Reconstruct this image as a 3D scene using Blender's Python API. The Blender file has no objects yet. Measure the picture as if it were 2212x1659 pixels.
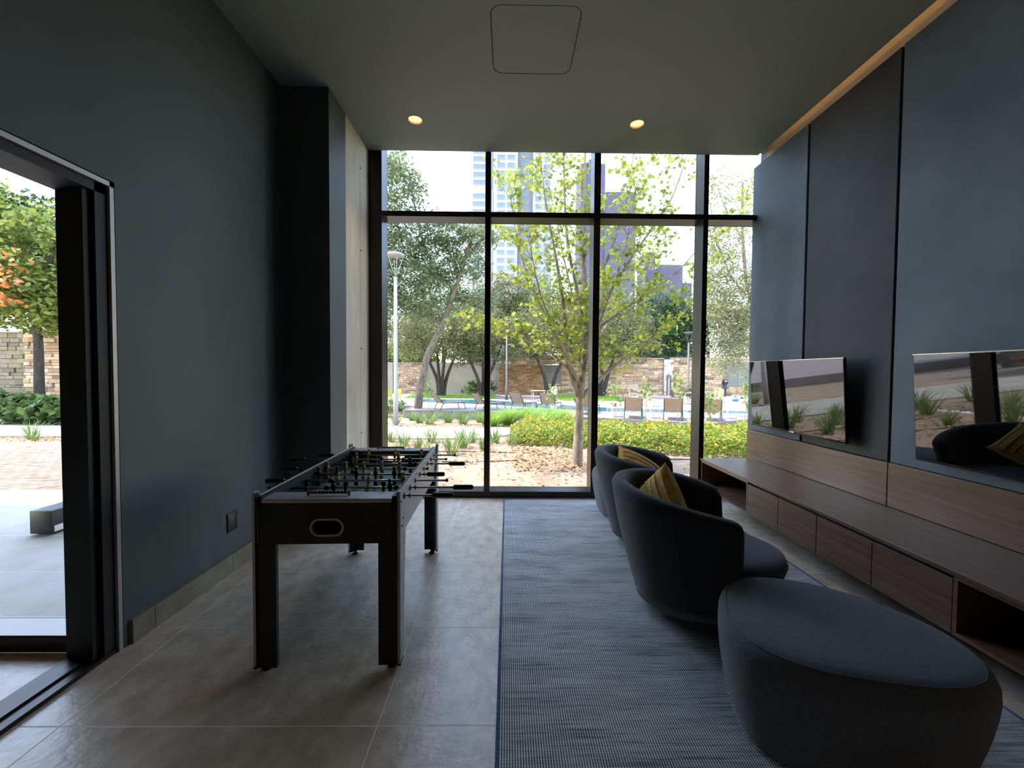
import bpy, bmesh, math, random
import numpy as np
from mathutils import Vector, Matrix, Euler
from mathutils.geometry import tessellate_polygon

S = bpy.context.scene
C = S.collection
PI = math.pi
rnd = random.Random(7)

# ------------------------------------------------------------------ camera, sky, sun, exposure
def make_camera():
    yaw, pitch, roll = -0.0114, -0.0291, 0.0073
    f = Vector((-math.sin(yaw) * math.cos(pitch), math.cos(yaw) * math.cos(pitch), math.sin(pitch)))
    r = Vector((math.cos(yaw), math.sin(yaw), 0)); u = r.cross(f)
    r2 = r * math.cos(roll) + u * math.sin(roll); u2 = r2.cross(f)
    cd = bpy.data.cameras.new('camera'); cam = bpy.data.objects.new('camera', cd); C.objects.link(cam)
    m = Matrix((r2, u2, -f)).transposed().to_4x4(); m.translation = (0, 0, 1.386)
    cam.matrix_world = m
    cd.sensor_width = 36; cd.lens = 860 / 2212 * 36; cd.clip_end = 1000; cd.clip_start = 0.02
    S.camera = cam
make_camera()

SUN_EL, SUN_AZ = math.radians(62), math.radians(-84)      # azimuth clockwise from the window axis (+Y)
SUN_DIR = Vector((math.sin(SUN_AZ) * math.cos(SUN_EL), math.cos(SUN_AZ) * math.cos(SUN_EL), math.sin(SUN_EL)))

def make_world():
    w = bpy.data.worlds.new('sky'); S.world = w; w.use_nodes = True
    nt = w.node_tree; n = nt.nodes; n.clear(); L = nt.links
    out = n.new('ShaderNodeOutputWorld'); bg = n.new('ShaderNodeBackground')
    sky = n.new('ShaderNodeTexSky'); sky.sky_type = 'NISHITA'; sky.sun_disc = False
    sky.sun_elevation = SUN_EL; sky.sun_rotation = SUN_AZ; sky.dust_density = .4; sky.ozone_density = 2.2
    tc = n.new('ShaderNodeTexCoord'); mp = n.new('ShaderNodeMapping'); mp.inputs['Scale'].default_value = (1, 1, 2.2)
    no = n.new('ShaderNodeTexNoise'); no.inputs['Scale'].default_value = 3.2; no.inputs['Detail'].default_value = 7
    ra = n.new('ShaderNodeValToRGB'); ra.color_ramp.elements[0].position = .56; ra.color_ramp.elements[1].position = .80
    mx = n.new('ShaderNodeMixRGB'); mx.inputs[2].default_value = (2.6, 2.65, 2.75, 1)
    L.new(tc.outputs['Generated'], mp.inputs[0]); L.new(mp.outputs[0], no.inputs['Vector'])
    L.new(no.outputs['Fac'], ra.inputs[0]); L.new(ra.outputs[0], mx.inputs[0])
    tn = n.new('ShaderNodeMixRGB'); tn.blend_type = 'MULTIPLY'; tn.inputs[0].default_value = 1; tn.inputs[2].default_value = (1.08, .94, .82, 1)
    L.new(sky.outputs[0], tn.inputs[1]); L.new(tn.outputs[0], mx.inputs[1]); L.new(mx.outputs[0], bg.inputs[0])
    bg.inputs[1].default_value = SKY_STRENGTH
    L.new(bg.outputs[0], out.inputs[0])
SKY_STRENGTH = 0.70
make_world()
sl = bpy.data.lights.new('sun', 'SUN'); sl.energy = 4.0; sl.angle = 0.009; sl.color = (1.0, .95, .86)
so = bpy.data.objects.new('sun', sl); C.objects.link(so)
so.rotation_euler = (-SUN_DIR).to_track_quat('-Z', 'Y').to_euler()

S.view_settings.view_transform = 'Standard'; S.view_settings.look = 'None'
S.view_settings.gamma = 1; S.view_settings.use_curve_mapping = False
S.view_settings.exposure = 1.3
S.cycles.max_bounces = 10; S.cycles.diffuse_bounces = 6; S.cycles.glossy_bounces = 4
S.cycles.transparent_max_bounces = 12; S.cycles.transmission_bounces = 6
S.cycles.caustics_reflective = False; S.cycles.caustics_refractive = False
S.cycles.sample_clamp_indirect = 6; S.cycles.use_denoising = True

# ------------------------------------------------------------------ materials
def lin(v):
    v /= 255
    return v / 12.92 if v <= .04045 else ((v + .055) / 1.055) ** 2.4
def rgb(r, g, b): return (lin(r), lin(g), lin(b), 1)

MATS = {}
def M(name, col, col2=None, rough=.5, metal=0., ior=1.5, vs=4, detail=5, stretch=(1, 1, 1), lo=.35, hi=.65, bump=0, bs=80,
      sheen=0, emit=None, es=0, rand=0, bstretch=None):
    m = bpy.data.materials.new(name); m.use_nodes = True; nt = m.node_tree; n = nt.nodes; L = nt.links
    b = n['Principled BSDF']; b.inputs['Base Color'].default_value = col; b.inputs['Roughness'].default_value = rough
    b.inputs['Metallic'].default_value = metal; b.inputs['IOR'].default_value = ior
    if sheen: b.inputs['Sheen Weight'].default_value = sheen; b.inputs['Sheen Roughness'].default_value = .5
    if emit: b.inputs['Emission Color'].default_value = emit; b.inputs['Emission Strength'].default_value = es
    src = None; geo = None
    if col2 or bump: geo = n.new('ShaderNodeNewGeometry')
    if col2:
        mp = n.new('ShaderNodeMapping'); mp.inputs['Scale'].default_value = stretch
        no = n.new('ShaderNodeTexNoise'); no.inputs['Scale'].default_value = vs; no.inputs['Detail'].default_value = detail
        ra = n.new('ShaderNodeValToRGB'); ra.color_ramp.elements[0].position = lo; ra.color_ramp.elements[1].position = hi
        ra.color_ramp.elements[0].color = col; ra.color_ramp.elements[1].color = col2
        L.new(geo.outputs['Position'], mp.inputs[0]); L.new(mp.outputs[0], no.inputs['Vector'])
        L.new(no.outputs['Fac'], ra.inputs[0]); src = ra.outputs[0]
        if rand:
            oi = n.new('ShaderNodeObjectInfo'); mr = n.new('ShaderNodeMapRange')
            mr.inputs['To Min'].default_value = 1 - rand; mr.inputs['To Max'].default_value = 1 + rand
            hs = n.new('ShaderNodeHueSaturation'); L.new(oi.outputs['Random'], mr.inputs[0])
            L.new(mr.outputs[0], hs.inputs['Value']); L.new(src, hs.inputs['Color']); src = hs.outputs[0]
        L.new(src, b.inputs['Base Color'])
    if bump:
        mp2 = n.new('ShaderNodeMapping'); mp2.inputs['Scale'].default_value = bstretch or (1, 1, 1)
        nb = n.new('ShaderNodeTexNoise'); nb.inputs['Scale'].default_value = bs; nb.inputs['Detail'].default_value = 6
        bu = n.new('ShaderNodeBump'); bu.inputs['Strength'].default_value = bump; bu.inputs['Distance'].default_value = .01
        L.new(geo.outputs['Position'], mp2.inputs[0]); L.new(mp2.outputs[0], nb.inputs['Vector'])
        L.new(nb.outputs['Fac'], bu.inputs['Height']); L.new(bu.outputs[0], b.inputs['Normal'])
    MATS[name] = m
    return m

def ramp_mat(name, cols, rough=.8, bump=0, bs=30, obj=True, transl=0, spec=.3):
    """colour picked per piece (object random + mesh-island random) from a list"""
    m = bpy.data.materials.new(name); m.use_nodes = True; nt = m.node_tree; n = nt.nodes; L = nt.links
    b = n['Principled BSDF']; out = n['Material Output']
    g = n.new('ShaderNodeNewGeometry'); fac = g.outputs['Random Per Island']
    if obj:
        oi = n.new('ShaderNodeObjectInfo'); ad = n.new('ShaderNodeMath'); ad.operation = 'ADD'
        L.new(oi.outputs['Random'], ad.inputs[0]); L.new(fac, ad.inputs[1])
        fr = n.new('ShaderNodeMath'); fr.operation = 'FRACT'; L.new(ad.outputs[0], fr.inputs[0]); fac = fr.outputs[0]
    ra = n.new('ShaderNodeValToRGB'); cr = ra.color_ramp
    while len(cr.elements) < len(cols): cr.elements.new(.5)
    for i, c in enumerate(cols):
        cr.elements[i].position = i / max(1, len(cols) - 1); cr.elements[i].color = c
    L.new(fac, ra.inputs[0]); col = ra.outputs[0]
    if bump:
        no = n.new('ShaderNodeTexNoise'); no.inputs['Scale'].default_value = bs; no.inputs['Detail'].default_value = 6
        L.new(g.outputs['Position'], no.inputs['Vector'])
        bu = n.new('ShaderNodeBump'); bu.inputs['Strength'].default_value = bump; bu.inputs['Distance'].default_value = .03
        L.new(no.outputs['Fac'], bu.inputs['Height']); L.new(bu.outputs[0], b.inputs['Normal'])
        hs = n.new('ShaderNodeHueSaturation'); mr = n.new('ShaderNodeMapRange')
        mr.inputs['To Min'].default_value = .7; mr.inputs['To Max'].default_value = 1.3
        L.new(no.outputs['Fac'], mr.inputs[0]); L.new(mr.outputs[0], hs.inputs['Value']); L.new(col, hs.inputs['Color']); col = hs.outputs[0]
    L.new(col, b.inputs['Base Color']); b.inputs['Roughness'].default_value = rough
    b.inputs['Specular IOR Level'].default_value = spec
    if transl:
        t = n.new('ShaderNodeBsdfTranslucent'); mx = n.new('ShaderNodeMixShader'); mx.inputs[0].default_value = transl
        L.new(col, t.inputs[0]); L.new(b.outputs[0], mx.inputs[1]); L.new(t.outputs[0], mx.inputs[2]); L.new(mx.outputs[0], out.inputs[0])
    MATS[name] = m
    return m

def glass_mat(name, tint=(.97, .98, .98, 1), ior=1.45):
    m = bpy.data.materials.new(name); m.use_nodes = True; nt = m.node_tree; n = nt.nodes; L = nt.links; n.clear()
    out = n.new('ShaderNodeOutputMaterial'); t = n.new('ShaderNodeBsdfTransparent'); g = n.new('ShaderNodeBsdfGlossy')
    # Schlick reflectance, the same from either side of the thin pane
    lw = n.new('ShaderNodeLayerWeight'); lw.inputs[0].default_value = .5; pw = n.new('ShaderNodeMath'); pw.operation = 'POWER'; pw.inputs[1].default_value = 5
    ma = n.new('ShaderNodeMath'); ma.operation = 'MULTIPLY_ADD'; ma.inputs[1].default_value = .48; ma.inputs[2].default_value = .02
    mx = n.new('ShaderNodeMixShader'); L.new(lw.outputs['Facing'], pw.inputs[0]); L.new(pw.outputs[0], ma.inputs[0])
    t.inputs[0].default_value = tint; g.inputs['Roughness'].default_value = 0.0
    L.new(ma.outputs[0], mx.inputs[0]); L.new(t.outputs[0], mx.inputs[1]); L.new(g.outputs[0], mx.inputs[2]); L.new(mx.outputs[0], out.inputs[0])
    MATS[name] = m
    return m

M('paint', rgb(76, 85, 86), rgb(82, 91, 92), rough=.6, vs=1.5, bump=.05, bs=300)
M('ceiling_paint', rgb(132, 145, 144), rough=.65)
M('cove_paint', rgb(205, 195, 180), rough=.8)
M('panel_blue', rgb(80, 92, 106), rgb(100, 112, 124), rough=.62, vs=2.2, detail=8, lo=.3, hi=.75, bump=.06, bs=250)
M('panel_dark', rgb(44, 44, 48), rgb(62, 61, 65), rough=.66, vs=2.2, detail=8, lo=.3, hi=.75, bump=.06, bs=250)
M('black', rgb(14, 14, 15), rough=.6)
M('black_gloss', rgb(9, 9, 10), rough=.25)
M('aluminium_dark', rgb(52, 48, 46), rough=.32, metal=.75)
M('alu_light', rgb(170, 164, 160), rough=.4, metal=.3)
M('tile', rgb(184, 166, 146), rgb(236, 218, 197), rough=.30, ior=1.7, vs=9, detail=14, lo=.25, hi=.78, stretch=(1.4, 1, 1), bump=.22, bs=34, rand=.06)
M('tile_out', rgb(172, 165, 154), rgb(202, 194, 182), rough=.6, vs=4, detail=9, lo=.25, hi=.8, bump=.3, bs=40, rand=.05)
M('tile_skirting', rgb(118, 108, 96), rgb(152, 142, 129), rough=.45, vs=9, detail=14, lo=.25, hi=.78, bump=.2, bs=34, rand=.05)  # darker copy of the floor tile, shade put into the colour
M('grout', rgb(246, 240, 230), rough=.9)
M('wood', rgb(90, 67, 52), rgb(134, 107, 87), rough=.29, vs=2.2, detail=8, stretch=(16, .9, 16), lo=.2, hi=.84, bump=.05, bs=60, bstretch=(8, .5, 8))
M('wood_dark', rgb(70, 48, 38), rgb(100, 72, 58), rough=.5, vs=2.2, detail=8, stretch=(16, .9, 16), lo=.3, hi=.72)
M('concrete', rgb(200, 192, 178), rgb(244, 236, 222), rough=.75, vs=3.2, detail=10, stretch=(1, 1, .35), lo=.3, hi=.72, bump=.3, bs=30)
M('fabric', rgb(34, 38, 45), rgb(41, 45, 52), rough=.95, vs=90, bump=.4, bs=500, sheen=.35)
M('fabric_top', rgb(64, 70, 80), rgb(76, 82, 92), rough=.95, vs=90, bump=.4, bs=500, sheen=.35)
M('mustard', rgb(238, 190, 84), rgb(212, 162, 62), rough=.95, vs=22, bump=.5, bs=300, sheen=.3)
M('screen', rgb(7, 7, 8), rough=.02, ior=2.0)
M('led', rgb(255, 200, 130), emit=(1, .62, .28, 1), es=4.2)
M('lens', rgb(255, 200, 140), emit=(1, .50, .17, 1), es=1.25)
M('chrome', rgb(190, 188, 182), rough=.18, metal=1)
M('grey_laminate', rgb(176, 172, 170), rough=.4)
M('foos_black', rgb(13, 13, 14), rgb(18, 18, 19), rough=.55, vs=60)
M('pitch_green', rgb(92, 116, 110), rough=.45)
M('white_line', rgb(220, 222, 218), rough=.5)
M('man_tan', rgb(206, 164, 112), rough=.4)
M('man_black', rgb(13, 13, 14), rough=.32)
M('red', rgb(170, 22, 26), rough=.4)
M('outlet', rgb(38, 39, 40), rough=.45)
M('soil', rgb(120, 98, 77), rgb(164, 140, 115), rough=.95, vs=2.5, detail=12, lo=.25, hi=.75, bump=1, bs=8)
M('path', rgb(152, 143, 130), rgb(172, 163, 150), rough=.9, vs=1.5, detail=8, bump=.2, bs=40)
M('kerb', rgb(185, 180, 169), rough=.9)
M('deck', rgb(138, 123, 118), rgb(156, 141, 134), rough=.85, vs=3, detail=8)
M('deck_wall', rgb(99, 94, 85), rgb(115, 109, 101), rough=.9, vs=2.5, detail=8)
M('coping', rgb(182, 181, 177), rough=.7)
M('water', rgb(78, 116, 122), rough=.05)
M('plaster', rgb(148, 141, 126), rgb(160, 153, 139), rough=.9, vs=.8)
M('plaster_white', rgb(189, 184, 174), rgb(138, 108, 84), rough=.9, vs=2.6, detail=8, lo=.52, hi=.62, bump=.6, bs=14)
M('bark', rgb(78, 66, 55), rgb(115, 102, 88), rough=.95, vs=14, detail=8, stretch=(1, 1, .3), bump=.8, bs=30)
M('bark_dark', rgb(42, 35, 30), rgb(66, 58, 50), rough=.95, vs=10, detail=8, stretch=(1, 1, .3), bump=.8, bs=24)
M('bark_pale', rgb(110, 98, 83), rgb(141, 130, 115), rough=.95, vs=12, detail=8, stretch=(1, 1, .5), bump=.6, bs=30)
M('post_white', rgb(143, 139, 132), rough=.45)
M('post_grey', rgb(82, 78, 74), rough=.5)
M('sling', rgb(147, 125, 106), rough=.85)
M('white_metal', rgb(190, 185, 175), rough=.5)
M('taupe_metal', rgb(66, 58, 50), rough=.5)
M('chair_beige', rgb(171, 155, 131), rough=.7)
M('chair_green', rgb(134, 139, 101), rough=.6)
M('chair_yellow', rgb(149, 137, 56), rough=.6)
M('louvre', rgb(131, 133, 128), rough=.6)
M('cloth_black', rgb(38, 36, 42), rough=.9)
M('cloth_grey', rgb(66, 68, 76), rough=.9)
M('skin', rgb(120, 84, 62), rough=.6)
M('bucket_white', rgb(228, 228, 226), rough=.5)
M('bucket_blue', rgb(70, 110, 180), rough=.5)
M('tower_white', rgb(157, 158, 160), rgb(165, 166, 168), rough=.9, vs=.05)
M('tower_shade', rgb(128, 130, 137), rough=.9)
M('tower_glass', rgb(112, 124, 130), rough=.2)
M('tower_purple', rgb(79, 77, 96), rgb(86, 84, 103), rough=.9, vs=.1)
M('hose', rgb(70, 56, 46), rough=.8)
glass_mat('glass')
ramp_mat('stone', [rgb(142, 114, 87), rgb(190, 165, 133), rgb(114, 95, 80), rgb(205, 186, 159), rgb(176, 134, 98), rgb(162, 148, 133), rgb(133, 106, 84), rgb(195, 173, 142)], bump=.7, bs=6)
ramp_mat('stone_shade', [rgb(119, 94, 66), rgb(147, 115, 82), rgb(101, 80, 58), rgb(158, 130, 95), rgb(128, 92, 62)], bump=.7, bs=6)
ramp_mat('rubble', [rgb(114, 106, 89), rgb(133, 125, 106), rgb(98, 91, 77), rgb(138, 128, 107), rgb(121, 107, 83)], bump=.7, bs=6)
ramp_mat('brick', [rgb(126, 108, 90), rgb(138, 121, 104), rgb(114, 94, 78), rgb(131, 114, 98)], bump=.4, bs=20)
ramp_mat('leaf_lime', [rgb(134, 143, 50), rgb(160, 166, 66), rgb(110, 124, 42), rgb(176, 180, 86), rgb(92, 108, 38)], rough=.45, transl=.58)
ramp_mat('leaf_green', [rgb(82, 104, 51), rgb(112, 130, 70), rgb(65, 88, 46), rgb(127, 142, 85), rgb(93, 113, 63)], rough=.5, transl=.4)
ramp_mat('leaf_grey', [rgb(107, 120, 80), rgb(128, 138, 99), rgb(86, 101, 66), rgb(142, 150, 112)], rough=.5, transl=.42)
ramp_mat('leaf_olive', [rgb(101, 104, 64), rgb(124, 125, 82), rgb(82, 87, 53), rgb(137, 136, 93), rgb(114, 101, 72)], rough=.6, transl=.35)
ramp_mat('leaf_dark', [rgb(56, 80, 45), rgb(77, 101, 58), rgb(45, 67, 39), rgb(94, 117, 71)], rough=.5, transl=.3)
ramp_mat('leaf_pale', [rgb(141, 141, 99), rgb(157, 155, 120), rgb(120, 123, 80), rgb(165, 163, 128)], rough=.5, transl=.45)
ramp_mat('leaf_mix', [rgb(109, 124, 52), rgb(134, 144, 69), rgb(79, 101, 49), rgb(156, 160, 87), rgb(92, 114, 54)], rough=.45, transl=.45)
ramp_mat('leaf_orange', [rgb(206, 140, 86), rgb(190, 116, 66), rgb(216, 160, 104)], rough=.6, transl=.4)
ramp_mat('lantana_leaf', [rgb(120, 136, 45), rgb(148, 158, 60), rgb(96, 117, 40), rgb(163, 170, 79)], rough=.5, transl=.45)
ramp_mat('flower', [rgb(240, 170, 40), rgb(236, 130, 40), rgb(244, 200, 70)], rough=.6, transl=.3)
ramp_mat('blade_green', [rgb(94, 118, 55), rgb(118, 138, 71), rgb(74, 97, 45), rgb(143, 156, 92)], rough=.4, transl=.4)
ramp_mat('blade_lime', [rgb(132, 162, 62), rgb(155, 181, 81), rgb(111, 146, 51), rgb(172, 194, 102)], rough=.45, transl=.45)
ramp_mat('dry_leaf', [rgb(158, 118, 84), rgb(185, 139, 97), rgb(126, 97, 71), rgb(206, 158, 113)], rough=.9)

def rug_mat():
    m = bpy.data.materials.new('rug_weave'); m.use_nodes = True; nt = m.node_tree; n = nt.nodes; L = nt.links; b = n['Principled BSDF']
    g = n.new('ShaderNodeNewGeometry'); sp = n.new('ShaderNodeSeparateXYZ'); L.new(g.outputs['Position'], sp.inputs[0])
    def mth(op, a, bb=None, v=None):
        x = n.new('ShaderNodeMath'); x.operation = op; L.new(a, x.inputs[0])
        if bb is not None: L.new(bb, x.inputs[1])
        if v is not None: x.inputs[1].default_value = v
        return x.outputs[0]
    wx = mth('SINE', mth('MULTIPLY', sp.outputs[0], v=2 * PI / .0098)); wx = mth('MULTIPLY_ADD', wx, v=.5); wx.node.inputs[2].default_value = .5
    wy = mth('SINE', mth('MULTIPLY', sp.outputs[1], v=2 * PI / .0062)); wy = mth('MULTIPLY_ADD', wy, v=.5); wy.node.inputs[2].default_value = .5
    def noise(sc, st, det=3):
        mp = n.new('ShaderNodeMapping'); mp.inputs['Scale'].default_value = st; no = n.new('ShaderNodeTexNoise')
        no.inputs['Scale'].default_value = sc; no.inputs['Detail'].default_value = det
        L.new(g.outputs['Position'], mp.inputs[0]); L.new(mp.outputs[0], no.inputs['Vector']); return no.outputs['Fac']
    streak = noise(1, (5, 120, 1), 4); big = noise(1, (1.2, 9, 1), 4)
    s = mth('ADD', mth('MULTIPLY', streak, v=1.5), mth('MULTIPLY', big, v=.9))      # about 0..2.4, mean 1.2
    s = mth('SUBTRACT', s, v=.58)
    warp = mth('POWER', wx, v=2.2)
    fac = mth('ADD', mth('MULTIPLY', warp, s), mth('MULTIPLY', mth('MULTIPLY', wy, s), v=.45))
    ra = n.new('ShaderNodeValToRGB'); ra.color_ramp.elements[0].position = .06; ra.color_ramp.elements[1].position = .66
    ra.color_ramp.elements[0].color = rgb(32, 41, 62); ra.color_ramp.elements[1].color = rgb(240, 242, 244)
    L.new(fac, ra.inputs[0]); L.new(ra.outputs[0], b.inputs['Base Color']); b.inputs['Roughness'].default_value = .8
    bu = n.new('ShaderNodeBump'); bu.inputs['Strength'].default_value = .5; bu.inputs['Distance'].default_value = .002
    L.new(mth('ADD', warp, wy), bu.inputs['Height']); L.new(bu.outputs[0], b.inputs['Normal'])
    MATS['rug_weave'] = m
rug_mat()
M('rug_binding', rgb(52, 76, 106), rgb(86, 112, 140), rough=.9, vs=160)

# ------------------------------------------------------------------ builders
class MB:
    def __init__(s): s.v = []; s.f = []; s.sm = []
    def add(s, vs, fs, smooth=False):
        o = len(s.v); s.v += [tuple(p) for p in vs]; s.f += [tuple(i + o for i in f) for f in fs]; s.sm += [smooth] * len(fs); return s
    def box(s, x0, x1, y0, y1, z0, z1, mat=None):
        vs = [Vector(p) for p in ((x0, y0, z0), (x1, y0, z0), (x1, y1, z0), (x0, y1, z0), (x0, y0, z1), (x1, y0, z1), (x1, y1, z1), (x0, y1, z1))]
        if mat: vs = [mat @ p for p in vs]
        return s.add(vs, [(0, 3, 2, 1), (4, 5, 6, 7), (0, 1, 5, 4), (1, 2, 6, 5), (2, 3, 7, 6), (3, 0, 4, 7)])
    def rbox(s, x0, x1, y0, y1, z0, z1, r=.005, seg=2, mat=None):
        bm = bmesh.new(); bmesh.ops.create_cube(bm, size=1)
        for v in bm.verts: v.co = Vector(((x0 + x1) / 2 + v.co.x * (x1 - x0), (y0 + y1) / 2 + v.co.y * (y1 - y0), (z0 + z1) / 2 + v.co.z * (z1 - z0)))
        bmesh.ops.bevel(bm, geom=bm.edges[:], offset=r, segments=seg, affect='EDGES', profile=.5)
        bm.verts.index_update()
        s.add([(mat @ v.co if mat else v.co.copy()) for v in bm.verts], [[v.index for v in f.verts] for f in bm.faces], seg > 1); bm.free(); return s
    def tube(s, pts, rad, seg=8, cap=True):
        pts = [Vector(p) for p in pts]; n = len(pts)
        if not hasattr(rad, '__len__'): rad = [rad] * n
        vs = []; prev = None
        for i, p in enumerate(pts):
            t = (pts[min(i + 1, n - 1)] - pts[max(i - 1, 0)]).normalized()
            a = prev - t * prev.dot(t) if prev is not None else (Vector((0, 0, 1)) if abs(t.z) < .9 else Vector((1, 0, 0))).cross(t)
            if a.length < 1e-6: a = t.orthogonal()
            a.normalize(); prev = a; b = t.cross(a)
            for k in range(seg):
                an = 2 * PI * k / seg; vs.append(p + (a * math.cos(an) + b * math.sin(an)) * rad[i])
        fs = [(i * seg + k, i * seg + (k + 1) % seg, (i + 1) * seg + (k + 1) % seg, (i + 1) * seg + k) for i in range(n - 1) for k in range(seg)]
        s.add(vs, fs, True)
        if cap:
            o = len(s.v) - n * seg
            s.f += [tuple(o + k for k in reversed(range(seg))), tuple(o + (n - 1) * seg + k for k in range(seg))]; s.sm += [False, False]
        return s
    def lathe(s, prof, seg=16, mat=None, smooth=True, cap=True):
        """prof: (r, z) pairs"""
        vs = []; n = len(prof)
        for r, z in prof:
            for k in range(seg):
                a = 2 * PI * k / seg; p = Vector((r * math.cos(a), r * math.sin(a), z)); vs.append(mat @ p if mat else p)
        fs = [(i * seg + k, i * seg + (k + 1) % seg, (i + 1) * seg + (k + 1) % seg, (i + 1) * seg + k) for i in range(n - 1) for k in range(seg)]
        if cap and prof[0][0] > 1e-5: fs.append(tuple(reversed(range(seg))))
        if cap and prof[-1][0] > 1e-5: fs.append(tuple((n - 1) * seg + k for k in range(seg)))
        return s.add(vs, fs, smooth)
    def plate(s, outer, holes, t0, t1, plane='xy'):
        """flat polygon with holes, extruded between t0 and t1 along the third axis"""
        def P(a, b, t): return {'xy': (a, b, t), 'xz': (a, t, b), 'yz': (t, a, b)}[plane]
        loops = [outer] + list(holes); flat = [p for l in loops for p in l]; N = len(flat)
        tri = tessellate_polygon([[Vector((p[0], p[1], 0)) for p in l] for l in loops])
        vs = [P(a, b, t0) for a, b in flat] + [P(a, b, t1) for a, b in flat]
        fs = [tuple(t) for t in tri] + [tuple(i + N for i in reversed(t)) for t in tri]; o = 0
        for l in loops:
            m = len(l)
            fs += [(o + k, o + (k + 1) % m, N + o + (k + 1) % m, N + o + k) for k in range(m)]; o += m
        return s.add(vs, fs)
    def mesh(s, name):
        me = bpy.data.meshes.new(name); me.from_pydata(s.v, [], s.f); me.polygons.foreach_set('use_smooth', s.sm)
        bm = bmesh.new(); bm.from_mesh(me); bmesh.ops.recalc_face_normals(bm, faces=bm.faces[:]); bm.to_mesh(me); bm.free()
        return me
    def build(s, name, mat, parent=None, loc=None):
        me = s.mesh(name); return link(name, me, mat, parent, loc)

def link(name, me, mat=None, parent=None, loc=None):
    if mat is not None and not me.materials: me.materials.append(MATS[mat] if isinstance(mat, str) else mat)
    o = bpy.data.objects.new(name, me); C.objects.link(o); o.parent = parent
    if loc: o.location = loc
    return o
def tag(o, label=None, cat=None, group=None, kind=None):
    if label: o['label'] = label
    if cat: o['category'] = cat
    if group: o['group'] = group
    if kind: o['kind'] = kind
    return o
def thing(name, label, cat, loc=(0, 0, 0), rz=0, group=None, kind=None):
    o = bpy.data.objects.new(name, None); C.objects.link(o); o.location = loc; o.rotation_euler = (0, 0, rz); o.empty_display_size = .1
    return tag(o, label, cat, group, kind)
CH = {}
def copy_tree(o, parent=None, top=True):
    c = o.copy(); C.objects.link(c); c.parent = parent
    for ch in o.children: copy_tree(ch, c, False)
    return c
def box(name, mat, parent, *b, r=0, seg=1):
    m = MB(); (m.rbox(*b, r=r, seg=seg) if r else m.box(*b)); return m.build(name, mat, parent)
def struct(o, label, cat): return tag(o, label, cat, kind='structure')
def ring(cx, cy, r, n=32): return [(cx + r * math.cos(2 * PI * k / n), cy + r * math.sin(2 * PI * k / n)) for k in range(n)]
def rrect(cx, cy, w, h, r, n=6):
    out = []
    for sx, sy, a0 in ((1, 1, 0), (-1, 1, PI / 2), (-1, -1, PI), (1, -1, 1.5 * PI)):
        for k in range(n + 1):
            a = a0 + PI / 2 * k / n; out.append((cx + sx * (w / 2 - r) + r * math.cos(a), cy + sy * (h / 2 - r) + r * math.sin(a)))
    return out
def rect(x0, x1, y0, y1): return [(x0, y0), (x1, y0), (x1, y1), (x0, y1)]

# ------------------------------------------------------------------ room shell
XL, XW, YW, ZC, YB = -1.90, 2.70, 4.355, 3.75, -2.6
YG = 4.53                                              # glass line
TX0, TDX, TY0, TDY = -.500, 1.2263, 1.5237, .6

def tiled_floor(name, label, x0, x1, y0, y1, tile_mat, z=0):
    fl = box(name, 'grout', None, x0, x1, y0, y1, z - .25, z - .0005); struct(fl, label, 'floor')
    cache = {}
    kx0, kx1 = math.floor((x0 - TX0) / TDX), math.ceil((x1 - TX0) / TDX)
    ky0, ky1 = math.floor((y0 - TY0) / TDY), math.ceil((y1 - TY0) / TDY)
    for i in range(kx0, kx1):
        for j in range(ky0, ky1):
            a, b = max(x0, TX0 + i * TDX), min(x1, TX0 + (i + 1) * TDX); c, d = max(y0, TY0 + j * TDY), min(y1, TY0 + (j + 1) * TDY)
            if b - a < .03 or d - c < .03: continue
            key = (round(b - a, 3), round(d - c, 3))
            if key not in cache:
                m = MB(); g = .003; m.box(g, b - a - g, g, d - c - g, -.012, 0); cache[key] = m.mesh('tile')
            link('tile', cache[key], tile_mat, fl, (a, c, z))
    return fl
tiled_floor('floor', 'grey stone-look tiled floor of the games room', XL - .03, 3.0, YB, YW + .02, 'tile')
tiled_floor('floor_lobby', 'grey tiled lobby floor behind the sliding glass door', -5.2, XL - .14, YB, 1.93, 'tile')
tiled_floor('floor_terrace', 'pale grey tiled terrace outside the lobby', -14, XL - .03, 2.09, 4.28, 'tile_out')

# ceiling with the hatch opening and two downlight openings
hat = (.172, 2.926, .604, .592)
dls = [(-.885, 3.827), (1.214, 3.841)]
dls_back = [(-.885, -.9), (1.214, -.9)]
m = MB(); XR = 2.69
bands = [(YB, -1.2, []), (-1.2, -.6, [[x, y, 0] for x, y in dls_back]), (-.6, 2.3, []), (2.3, 3.5, [hat]), (3.5, 4.1, [[x, y, 0] for x, y in dls]), (4.1, YW - .01, [])]
for y0, y1, hs in bands:                               # one rectangle per opening, so each hole is cut cleanly
    xs = [XL - .1] + [v for h in hs for v in (h[0] - .5, h[0] + .5)] + [XR]
    for i in range(0, len(xs) - 1):
        hole = [rrect(*hat, .075) if len(hs[0]) == 4 else ring(hs[i // 2][0], hs[i // 2][1], .066)] if i % 2 else []
        m.plate(rect(xs[i], xs[i + 1], y0, y1), hole, ZC, ZC + .03)
ceil = struct(m.build('ceiling', 'ceiling_paint'), 'smooth grey painted ceiling above the games room', 'ceiling')
MB().plate(rrect(hat[0], hat[1], hat[2] - .012, hat[3] - .012, .069), [], ZC + .001, ZC + .02).build('access_panel', 'ceiling_paint', ceil)['label'] = 'square ceiling hatch with rounded corners'
box('shadow_gap', 'black', ceil, hat[0] - .36, hat[0] + .36, hat[1] - .36, hat[1] + .36, ZC + .031, ZC + .04)
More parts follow.
